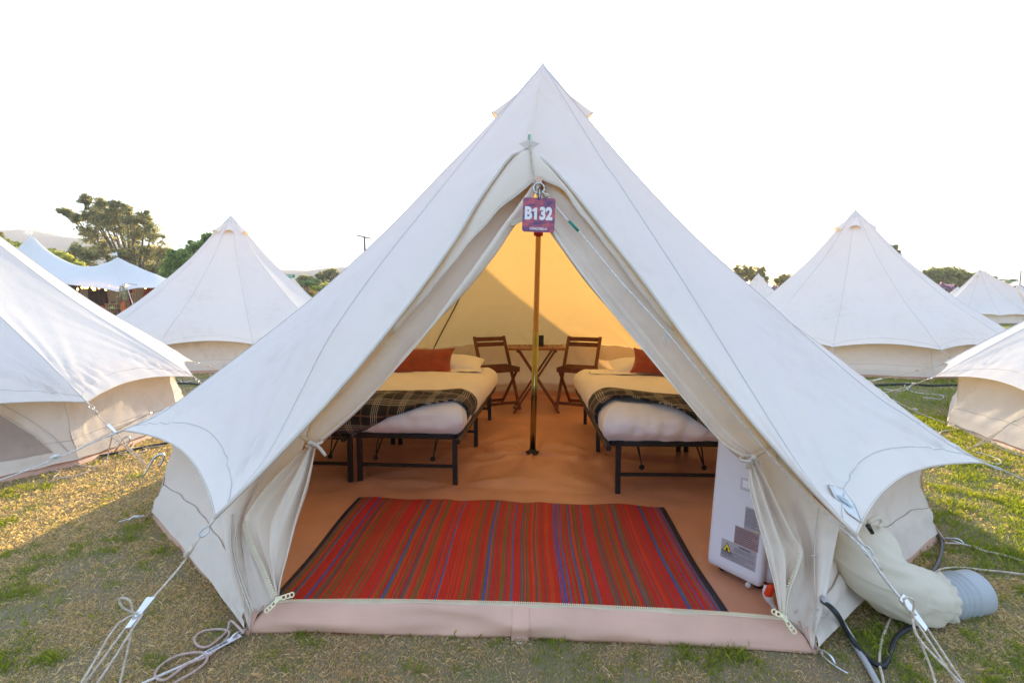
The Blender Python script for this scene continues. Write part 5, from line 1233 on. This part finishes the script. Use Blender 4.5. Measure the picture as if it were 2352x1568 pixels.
LM = leafmat('leaves', (2.0, 2.0, 2.1), tt=(1.6, 1.5, .9)); LMP = leafmat('blossom', (1, 1, 1), .4, (1.2, 1.15, 1.1))
def blobs_px(lst, y, x0): return [(mx(px, y)-x0, mz(py, y), rx/FPX*y, rz/FPX*y) for px, py, rx, rz in lst]
def tree_px(label, lst, y, leaf, cols, seed, bx=None, lm=None, **k):
    x0 = mx(bx if bx else sum(l[0] for l in lst)/len(lst), y); return tree(label, x0, y, blobs_px(lst, y, x0), leaf, lm or LM, cols, seed, **k)
gTr = 'trees beyond the tents'
olive = ((.08, .095, .055), (.24, .22, .12)); green = ((.06, .10, .04), (.15, .20, .075)); yel = ((.12, .15, .04), (.30, .29, .09))
tree_px('tall ragged olive-green tree towering behind the marquee', [(168, 490, 12, 8), (188, 503, 12, 9), (212, 465, 11, 14), (222, 500, 16, 18), (248, 476, 12, 15), (254, 505, 18, 18), (280, 474, 12, 10), (276, 500, 16, 16), (308, 484, 12, 12), (312, 508, 14, 14), (342, 502, 14, 16), (225, 540, 22, 22), (270, 530, 28, 26), (318, 535, 26, 26), (358, 536, 18, 20), (250, 575, 24, 20), (295, 580, 32, 22), (345, 575, 24, 22), (382, 585, 16, 22), (300, 615, 34, 20), (350, 622, 28, 20), (386, 612, 12, 14)], 62, .14, olive, 3, bx=325, sub=24, nl=66, srad=.29, trunk_r=.42, droop=.6)
tree_px('bushy mid-green tree left of the rear left tent peak', [(400, 610, 22, 22), (425, 590, 26, 20), (455, 572, 28, 18), (488, 556, 22, 14), (440, 610, 34, 30), (480, 600, 34, 30), (410, 640, 26, 22), (450, 645, 40, 22), (505, 590, 20, 26)], 48, .12, green, 5, sub=26, nl=130, srad=.34, trunk_r=.2, group=gTr, droop=.3)
tree_px('dark shrubby tree behind the saddle of the marquee', [(165, 590, 14, 12), (190, 580, 18, 14), (215, 585, 14, 16), (170, 610, 24, 14), (205, 612, 30, 16), (150, 600, 10, 8)], 56, .13, olive, 6, sub=22, nl=110, trunk_r=.15, group=gTr)
tree_px('yellow-green bush peeping over the left slope of the marquee', [(140, 590, 14, 10), (160, 600, 18, 12), (180, 612, 20, 10), (130, 582, 8, 8)], 50, .12, yel, 7, sub=22, nl=110, trunk_r=.1, group=gTr)
tree_px('sunlit bushy tree at the far left edge', [(10, 558, 20, 12), (35, 575, 22, 14), (55, 592, 22, 16), (15, 590, 30, 20), (-20, 570, 30, 24)], 46, .12, yel, 8, sub=26, nl=130, trunk_r=.15, group=gTr)
tree_px('dry brown-topped tree behind the bush at the far left edge', [(30, 564, 16, 6), (60, 570, 6, 4), (0, 555, 14, 10), (12, 545, 5, 12), (44, 566, 12, 5)], 60, .13, ((.12, .10, .045), (.22, .17, .08)), 9, sub=12, nl=80, trunk_r=.15, group=gTr)
tree_px('loose grey-green tree behind the short palm', [(700, 640, 8, 7), (712, 637, 9, 8), (690, 644, 6, 6), (722, 645, 8, 9)], 90, .22, olive, 10, sub=14, nl=60, trunk_r=.2, group=gTr)
tree_px('grey-green tree with two tops left of the utility pole', [(740, 637, 9, 9), (752, 632, 8, 10), (765, 627, 9, 9), (775, 634, 9, 10), (745, 650, 14, 10), (768, 648, 12, 10)], 92, .22, olive, 11, sub=16, nl=70, trunk_r=.25, group=gTr)
tree_px('round yellow-green bush beside the short palm', [(713, 672, 8, 10), (722, 668, 9, 9), (748, 660, 12, 8), (735, 664, 14, 8), (760, 663, 14, 8), (700, 676, 8, 8)], 60, .14, yel, 12, sub=18, nl=80, trunk_r=.08, group=gTr)
gold = ((.10, .10, .035), (.26, .22, .07))
for i, (lst, lb) in enumerate((([(1692, 622, 9, 10), (1706, 626, 10, 12), (1700, 640, 14, 12)], 'golden backlit tree just right of the open tent'), ([(1720, 626, 9, 12), (1728, 640, 10, 12)], 'golden backlit tree above the far tent peak'), ([(1745, 626, 10, 12), (1750, 644, 9, 14)], 'golden backlit tree left of the bright gap'),
        ([(1790, 640, 12, 8), (1808, 640, 12, 9), (1800, 652, 20, 10)], 'low golden tree right of the bright gap'))):
    tree_px(lb, lst, 100, .24, gold, 20+i, sub=18, nl=36, trunk_r=.2, group='backlit trees on the right horizon')
rt = [(2098, 638), (2122, 634), (2143, 630), (2164, 631), (2186, 632), (2208, 640), (2250, 640), (2266, 650)]
rl_ = ['leftmost tree of the clump above the pink hedge', 'second tree of the clump above the pink hedge', 'third, tallest tree of the clump above the pink hedge', 'fourth tree of the clump above the pink hedge', 'fifth tree of the clump above the pink hedge', 'sixth tree of the clump, left of the closed-door tent peak', 'tree right behind the peak of the closed-door tent', 'small tree low behind the right slope of the closed-door tent']
for i, ((px, py), lb) in enumerate(zip(rt, rl_)):
    tree_px(lb, [(px-6, py-4, 11, 9), (px+6, py-2, 11, 9), (px, py+10, 15, 10), (px+3, py+22, 16, 10)], 95, .24, ((.11, .12, .06), (.23, .22, .10)), 40+i, sub=16, nl=42, srad=.38, trunk_r=.25, group='tree clump on the right horizon', droop=.3)
tree_px('lone tree top showing over the right slope of the rear right tent', [(2040, 574, 9, 8), (2048, 580, 9, 8), (2034, 586, 12, 8), (2030, 610, 14, 20)], 70, .17, olive, 60, sub=14, nl=70, trunk_r=.2)
pinkc = ((.05, .075, .03), (.11, .13, .05), (.66, .42, .56), .70)
for i, px in enumerate((1768, 2100, 2128, 2156, 2184, 2212, 2300, 2326, 2352, 2380)):
    py = 668 if px < 1800 else 666+3*((i*7) % 3)
    tree_px('%s of pink blossom in the far hedge' % {0: 'low strip', 1: 'mound mostly behind the rear right tent', 2: 'leftmost open mound', 3: 'second open mound', 4: 'third open mound', 5: 'mound behind the closed-door tent', 6: 'mound right of the closed-door tent', 7: 'mound below the thin utility pole', 8: 'mound at the right frame edge', 9: 'last mound past the frame edge'}[i],
            [(px-8, py, 10, 8), (px+6, py-3, 10, 8), (px, py+9, 16, 10), (px, py+20, 18, 10)], 78, .17, pinkc, 70+i, lm=LMP, name='flowering_bush', cat='flowering bush', sub=18, nl=90, srad=.3, trunk_r=.06, group='pink flowering bushes')
# palms
FROND = pbr('palm_frond', (.10, .17, .035), .6, var=.35, vscale=3); FRONDY = pbr('yellow_green_frond', (.22, .28, .05), .6, var=.3, vscale=3); DRY = pbr('dry_frond', (.36, .30, .15), .8, var=.3, vscale=4)  # FRONDY is a yellower leaf colour, mixed in at random
def frond(o, az, up, ln, w, mat, parent, n=16, droop=.8, fan=True):
    d = V((math.cos(az), math.sin(az), 0)); mb = MB(); st = spl([o, o+d*ln*.35+V((0, 0, up*ln*.4)), o+d*ln*.6+V((0, 0, up*ln*.45-.05*ln))], 6); mb.tube(st, .012*ln+.004, 5); c = st[-1]; side = d.cross(V((0, 0, 1))); t = (st[-1]-st[-2]).normalized()
    for k in range(n):
        a = rl(-105+210*k/(n-1)); q = (t*math.cos(a)+side*math.sin(a)).normalized(); e = c+q*ln*.48+V((0, 0, -droop*ln*.18)); m_ = c+q*ln*.30+V((0, 0, .01)); nrm = q.cross(V((0, 0, 1))).normalized()*w
        mb.add([c, m_-nrm, e, m_+nrm], [(0, 1, 2, 3)])
    return mb.build('frond', mat, parent)
def palm(label, x, y, ht, crown, n, mat, seed, tr=.12, group=None, drymix=0.0, name='palm_tree', w=.03, z0=0.0):
    r_ = random.Random(seed); root = empty(name, (x, y, z0), label, 'palm', group); m = MB(); m.lathe([(tr*1.3, z0), (tr, z0+ht*.1), (tr*.95, z0+ht*.5), (tr*1.2, z0+ht*.85), (tr*.8, z0+ht)], (x, y, 0), 10); m.build('trunk', BARK, root, True)
    for k in range(n):
        az = 2*math.pi*k/n+r_.uniform(-.2, .2); up = r_.uniform(-.9, 1.1); frond(V((x, y, z0+ht)), az, up, crown*r_.uniform(.8, 1.1), w*crown, DRY if (up < -.3 and drymix) or r_.random() < drymix else (mat if r_.random() < .6 else FRONDY), root)
    return root
palm('short fan palm between the rear left tent and the open tent', mx(706, 42), 42, mz(652, 42), 1.25, 18, FROND, 1, .16, drymix=.1, w=.05)
palm('small palm on the right horizon left of the thin pole', mx(2305, 120), 120, mz(650, 120), 2.2, 12, FROND, 2, .2, w=.06)
palm('second small palm on the right horizon beside the first', mx(2288, 118), 118, mz(656, 118), 2.0, 12, FROND, 3, .2, w=.06)
# utility poles
PW = pbr('pole_wood', (.09, .065, .045), .85, var=.25, vscale=2)
y = 120; x = mx(841, y); zt = mz(545, y); up = empty('utility_pole', (x, y, 0), 'wooden utility pole with a crossarm beside the open tent', 'utility pole')
m = MB(); m.tube([V((x+.2, y, 0)), V((x, y, zt))], [.28, .22], 10); m.build('pole', PW, up, True)
m = MB(); A0, A1 = V((mx(824, y), y-.2, mz(543, y))), V((mx(856, y), y+.2, mz(550, y))); m.bar(A0, A1, .20, .26, (0, 0, 1)); ca = m.build('crossarm', PW, up)
for k in range(7):
    m = MB(); p = A0.lerp(A1, .02+.16*k); m.lathe([(.05, 0), (.09, .08), (.05, .16), (.08, .22), (.02, .32)], p+V((0, 0, .06)), 8); m.build('insulator', pbr('brown_glass', (.12, .08, .06), .3) if k == 0 else bpy.data.materials['brown_glass'], ca, True)
y = 170; x = mx(2337, y); m = MB(); m.tube([V((x-.2, y, 0)), V((x, y, mz(622, y)))], [.22, .15], 8); o = m.build('utility_pole', PW, None, True); tag(o, 'thin bare utility pole above the pink hedge at the right edge', 'utility pole')
m = MB(); y = 44; x = mx(812, y); m.tube([V((x+.4, y, 0)), V((x, y, mz(655, y)))], .03, 6); 
# street sign
y = 45; sx0, sx1, sz0, sz1 = mx(648, y), mx(680.5, y), mz(638, y), mz(631, y); ss = empty('street_sign', (mx(662, y), y, 0), 'green street name sign reading 504TH ST above the rear left tent', 'street sign')
m = MB(); m.tube([V((mx(662, y), y, 0)), V((mx(662, y), y, sz0+.02))], .03, 8); m.build('post', STEEL, ss, True)
m = MB(); m.box(((sx0+sx1)/2, y, (sz0+sz1)/2), (sx1-sx0, .02, sz1-sz0), None, .004); m.build('sign_blade', pbr('sign_green', (.0, .22, .10), .4), ss)
text_mesh('printed_word', '504TH ST', .20, Matrix(((1, 0, 0), (0, 0, -1), (0, 1, 0))), V(((sx0+sx1)/2+.01, y-.013, (sz0+sz1)/2)), WH, ss, .001, .004, 1.0)
# white site cabin behind the marquee
y = 62; c0, c1 = mx(326, y), mx(378, y); zt = mz(627, y); cb = empty('site_cabin', ((c0+c1)/2, y, 0), 'white site cabin roof showing between the marquee and the green tree', 'cabin')
CW = pbr('cabin_white', (.70, .72, .74), .6, var=.05)
m = MB(); m.box(((c0+c1)/2, y+1.5, zt/2), (c1-c0, 3.0, zt), None, .03); m.build('wall', CW, cb)
m = MB(); m.box(((c0+c1)/2, y+1.5, zt+.06), (c1-c0+.2, 3.2, .12), None, .02); m.build('roof', CW, cb)
m = MB(); m.box((c0+(c1-c0)*.55, y-.02, zt-.55), (.9, .05, .7), None, .01); m.build('window', pbr('cabin_window', (.28, .33, .30), .3), cb)
# ---- marquee
MY = 36.0; mq = empty('marquee', (mx(240, 38), 38, 0), 'white stretch marquee with two flagged peaks, rust drapes and string lights', 'marquee')
ev = np.array([(-60, 650), (20, 650), (90, 648), (150, 652), (200, 658), (240, 662), (262, 667), (276, 670), (292, 667), (320, 661), (360, 661), (432, 665)])
pk = [(mx(86, 39.5), 39.5, mz(553, 39.5), 2.4), (mx(277, 39.0), 39.0, mz(583, 39.0), 1.9)]
def mqz(px, y):
    x = mx(px, y); ze = mz(np.interp(px, ev[:, 0], ev[:, 1]), MY); w = (y-MY)/3.2; w = max(0, min(1, w)) if y < 39.6 else max(0, 1-(y-39.6)/4.5); e_ = min(1, max(0, (434-px)/70))
    z = ze+(.50*w**.8)*e_**.6
    for (a, b, h, L) in pk:
        d = math.hypot(x-a, (y-b)*1.1); z += (h-2.72)*math.exp(-d/L)*(1-.0*w)*(w**.5 if w < 1 else 1)
    return z
rows = [[V((mx(px, y), y, mqz(px, y))) for px in np.linspace(-60, 433, 120)] for y in np.concatenate([np.linspace(MY, 40.5, 36), np.linspace(40.7, 44, 12)])]
MQC = canvas('marquee_cloth', (.80, .81, .82), (.9, .8, .6), .15, low=False)
rf = sheet('roof', rows, MQC, mq)
v, f = tube_vf(rows[0], .02, 5); make('eave_piping', v, f, PIPING, rf)
for (a, b, h, L), s_ in zip(pk, (1, .8)):
    zt = mqz((a/b)*FPX+1176, b); m = MB(); m.tube([V((a, b, zt-.2)), V((a, b, zt+.42*s_))], .02, 6); pp = m.build('flag_pole', ALU, mq, True)
    m = MB(); m.grid([[V((a-.02-.62*s_*u, b-.06*math.sin(u*4), zt+.40*s_-.14*s_*u-(.30*s_)*(1-u*.65)*w)) for u in (0, .25, .5, .75, 1)] for w in (0, .5, 1)]); m.build('flag', MQC, pp)
DR = {'b': pbr('beige_drape', (.50, .42, .32), .85, var=.1), 'r': pbr('rust_drape', (.36, .055, .015), .85, var=.15), 'd': pbr('brown_drape', (.09, .055, .045), .85, var=.15)}
for (p0, p1, c, q0, q1, yy) in ((120, 190, 'd', 120, 190, 41), (188, 206, 'b', 190, 204, 40.6), (204, 250, 'd', 206, 258, 40.8), (246, 274, 'b', 254, 274, 40.3), (272, 312, 'r', 270, 306, 40.6), (310, 342, 'b', 302, 322, 40.5), (340, 382, 'r', 320, 380, 40.4), (380, 420, 'b', 376, 420, 40.2)):
    rows = []
    for j in range(9):
        s_ = j/8; rows.append([V((mx((p0+(q0-p0)*s_)*(1-u)+(p1+(q1-p1)*s_)*u, yy), yy+.10*math.sin(u*26+p0)-.4*math.sin(s_*math.pi)*0, 2.95*(1-s_)+.05)) for u in np.linspace(0, 1, 30)])
    sheet('drape', rows, DR[c], mq)
for px in (276, 150, 425):
    m = MB(); x = mx(px, MY+.1); m.tube([V((x, MY+.1, 0)), V((x, MY+.1, mz(np.interp(px, ev[:, 0], ev[:, 1]), MY)-.02))], .04, 8); m.build('support_pole', PW, mq, True)
m = MB(); m.tube([V((mx(297, MY-.2), MY-.2, 2.1)), V((mx(317, MY-1.4), MY-1.4, .02))], .022, 6); m.build('guy_strap', ROPEW, mq, True)
# string lights under the eave
BULB = pbr('lit_bulb', (1, .6, .2), .4, emit=(1.0, .45, .10, 9.0))
sl = empty('string_lights', (mx(240, 36.6), 36.6, 0), 'string of glowing warm bulbs under the marquee eave', 'string lights')
bp = [(183, 661), (193, 657), (199, 657), (205, 657), (216, 657), (219, 661), (222, 661), (232, 658), (241, 655), (247, 662), (257, 656), (265, 661), (276, 661), (294, 653), (338, 658), (362, 661), (386, 660)]
bp3 = [V((mx(a, 36.5), 36.5, mz(b+3.5, 36.5))) for a, b in bp]; m = MB(); m.tube(spl([p+V((0, .02, .14)) for p in bp3], 60), .012, 4); m.build('cord', BLACK, sl)
for p in bp3: m = MB(); m.lathe([(.012, .12), (.02, .08), (.05, .02), (.055, -.02), (.03, -.06), (.004, -.07)], p, 10); m.build('bulb', BULB, sl, True)
# counter, table, boxes, cone, palms
PLY = pbr('plywood', (.42, .24, .09), .7, var=.25, vscale=3, stretch=(1, 1, 4)); y = 36.2
ct = empty('counter', (mx(304, y), y, 0), 'plywood service counter beside the traffic cone', 'counter')
m = MB(); m.box((mx(304, y), y, .45), (.72, .6, .90), None, .01); m.build('cabinet', PLY, ct)
m = MB(); m.box((mx(304, y), y, .93), (.80, .68, .06), None, .01); m.build('worktop', PLY, ct)
for s_ in (-1, 1): m = MB(); m.box((mx(304, y)+s_*.33, y-.31, .45), (.04, .03, .88)); m.build('batten', PLY, ct)
ck = empty('counter', (mx(272, 37.2), 37.2, 0), 'dark slatted bar counter behind the trestle table', 'counter')
m = MB(); m.box((mx(272, 37.2), 37.2, .5), (1.3, .5, 1.0), None, .01); m.build('cabinet', pbr('dark_wood', (.10, .06, .03), .7), ck)
m = MB(); m.box((mx(272, 37.2), 37.2, 1.03), (1.4, .6, .05), None, .01); m.build('worktop', PLY, ck)
for k in range(9): m = MB(); m.box((mx(272, 37.2)-.6+k*.15, 36.93, .5), (.05, .03, .96)); m.build('slat', PLY, ck)
for (px, w, h, mt, lb) in ((262, .30, .16, 'scr', 'small dark screen on the bar counter'), (303, .14, .12, 'scr2', 'dark box on the plywood counter')):
    yy = 37.2 if px < 300 else 36.2; zz = 1.055 if px < 300 else .96; m = MB(); m.box((mx(px, yy), yy, zz+.01), (w*.6, .14, .02)); m.box((mx(px, yy), yy, zz+.02+h/2), (w, .03, h), Matrix.Rotation(-.25, 3, 'X'), .005); tag(m.build('monitor' if w > .2 else 'card_reader', BLACK), lb, 'screen' if w > .2 else 'card reader')
tt = empty('trestle_table', (mx(250, 35.9), 35.9, 0), 'thin trestle table with crossed legs inside the marquee', 'table')
m = MB(); m.box((mx(250, 35.9), 35.9, .74), (1.55, .5, .03)); m.build('table_top', DR['b'], tt)
for s_ in (-1, 1):
    for q in (-1, 1): m = MB(); m.tube([V((mx(250, 35.9)+s_*.45-q*.22, 35.9, 0)), V((mx(250, 35.9)+s_*.45+q*.22, 35.9, .73))], .016, 6); m.build('leg', BLACK, tt, True)
m = MB(); m.box((mx(259, 35.85), 35.85, .80), (.20, .12, .11), None, .01); tag(m.build('box', pbr('lime_box', (.30, .55, .12), .6)), 'small lime green box on the trestle table', 'box')
bx_ = empty('cardboard_box', (mx(233, 35.6), 35.6, 0), 'cardboard box with a pink scribble on the marquee floor', 'box')
m = MB(); m.box((mx(233, 35.6), 35.6, .20), (.46, .4, .40), None, .01); m.build('carton', pbr('cardboard', (.36, .25, .15), .8), bx_)
m = MB(); m.box((mx(233, 35.6), 35.395, .23), (.26, .006, .05), Matrix.Rotation(.1, 3, 'Y')); m.box((mx(233, 35.6)+.02, 35.394, .20), (.2, .006, .03)); m.build('pink_mark', pbr('pink_marker', (.85, .02, .30), .6), bx_)
m = MB(); m.lathe([(.17, 0), (.22, .38), (.23, .40), (.20, .40), (.17, .05)], (mx(252, 35.6), 35.6, 0), 14); tag(m.build('bin', BLACK, None, True), 'black plastic bin under the trestle table', 'bin')
m = MB(); m.box((mx(222, 37), 37, .42), (.8, .5, .42), None, .06); m.box((mx(222, 37), 37.25, .70), (.8, .12, .4), None, .05); tag(m.build('sofa', DR['r'], None, False), 'low rust brown seat in the dark of the marquee', 'sofa')
cn = empty('traffic_cone', (mx(316.5, 35.2), 35.2, 0), 'orange traffic cone with white bands beside the plywood counter', 'traffic cone'); ORG = pbr('cone_orange', (.80, .10, .015), .5); cx_ = mx(316.5, 35.2)
m = MB(); m.box((cx_, 35.2, .015), (.36, .36, .03), None, .01); m.build('base', ORG, cn)
m = MB(); m.lathe([(.15, .03), (.035, .70), (.02, .71)], (cx_, 35.2, 0), 18); m.build('cone', ORG, cn, True)
for z0_, z1_ in ((.28, .40), (.48, .57)): m = MB(); m.lathe([(.153-.165*z0_*1.04+.004, z0_), (.153-.165*z1_*1.04+.004, z1_)], (cx_, 35.2, 0), 18, None, False); m.build('reflective_band', WH, cn, True)
pp = palm('potted palm beside the traffic cone at the marquee', mx(325, 36.0), 36.0, .62, .60, 13, FROND, 7, .06, drymix=.25, w=.06, z0=.38)
m = MB(); m.lathe([(.20, 0), (.27, .36), (.29, .40), (.25, .40), (.22, .30)], (mx(325, 36.0), 36.0, 0), 16); tag(m.build('plant_pot', BLACK, None, True), 'black pot holding the small palm beside the cone', 'plant pot')
pd = palm('dry drooping palm tied to the marquee pole, wrapped in orange cloth', mx(288, 35.7), 35.7, 1.75, .55, 6, DRY, 9, .07, drymix=1.0, w=.03); r_ = random.Random(3); px_ = mx(288, 35.7)
for k in range(46):
    a = r_.uniform(0, 6.28); ln = r_.uniform(.5, 1.15); st_ = V((px_, 35.7, r_.uniform(1.5, 2.2))); e = st_+V((math.cos(a)*.28, math.sin(a)*.2, -ln)); m = MB(); md = st_+V((math.cos(a)*.24, math.sin(a)*.2, .05)); P = spl([st_, md, e], 6); m.add([q+V((s_*.018*(1-i/6.5), 0, 0)) for i, q in enumerate(P) for s_ in (-1, 1)], [(2*i, 2*i+1, 2*i+3, 2*i+2) for i in range(6)]); m.build('dry_frond', DRY, pd)
m = MB(); m.lathe([(.16, .02), (.18, .3), (.13, .8), (.09, 1.12), (.11, 1.2)], (px_-.04, 35.66, 0), 14); m.build('cloth_wrap', pbr('orange_cloth', (.62, .12, .02), .8, var=.2, vscale=5), pd, True)
m = MB(); m.tube(spl([V((px_+.02, 35.7, 1.3)), V((px_+.05, 35.68, 1.75)), V((px_-.05, 35.7, 2.25))], 8), [.10, .14, .13, .10, .09, .08, .07, .05, .03], 8); m.build('frond_sheath', pbr('pale_stalk', (.30, .34, .16), .7), pd, True)
# ------------------------------------------------------------------ evening haze: one closed box of thin even air
m, nt, out = newmat('haze_air'); pv_ = nt.nodes.new('ShaderNodeVolumePrincipled'); pv_.inputs['Color'].default_value = (.97, .98, 1.0, 1); pv_.inputs['Density'].default_value = .0006; pv_.inputs['Anisotropy'].default_value = .1
nt.links.new(pv_.outputs[0], out.inputs['Volume'])
mb = MB(); mb.box((0, 350, 49), (2400, 1000, 101)); hz_ = mb.build('haze', m); hz_['kind'] = 'stuff'
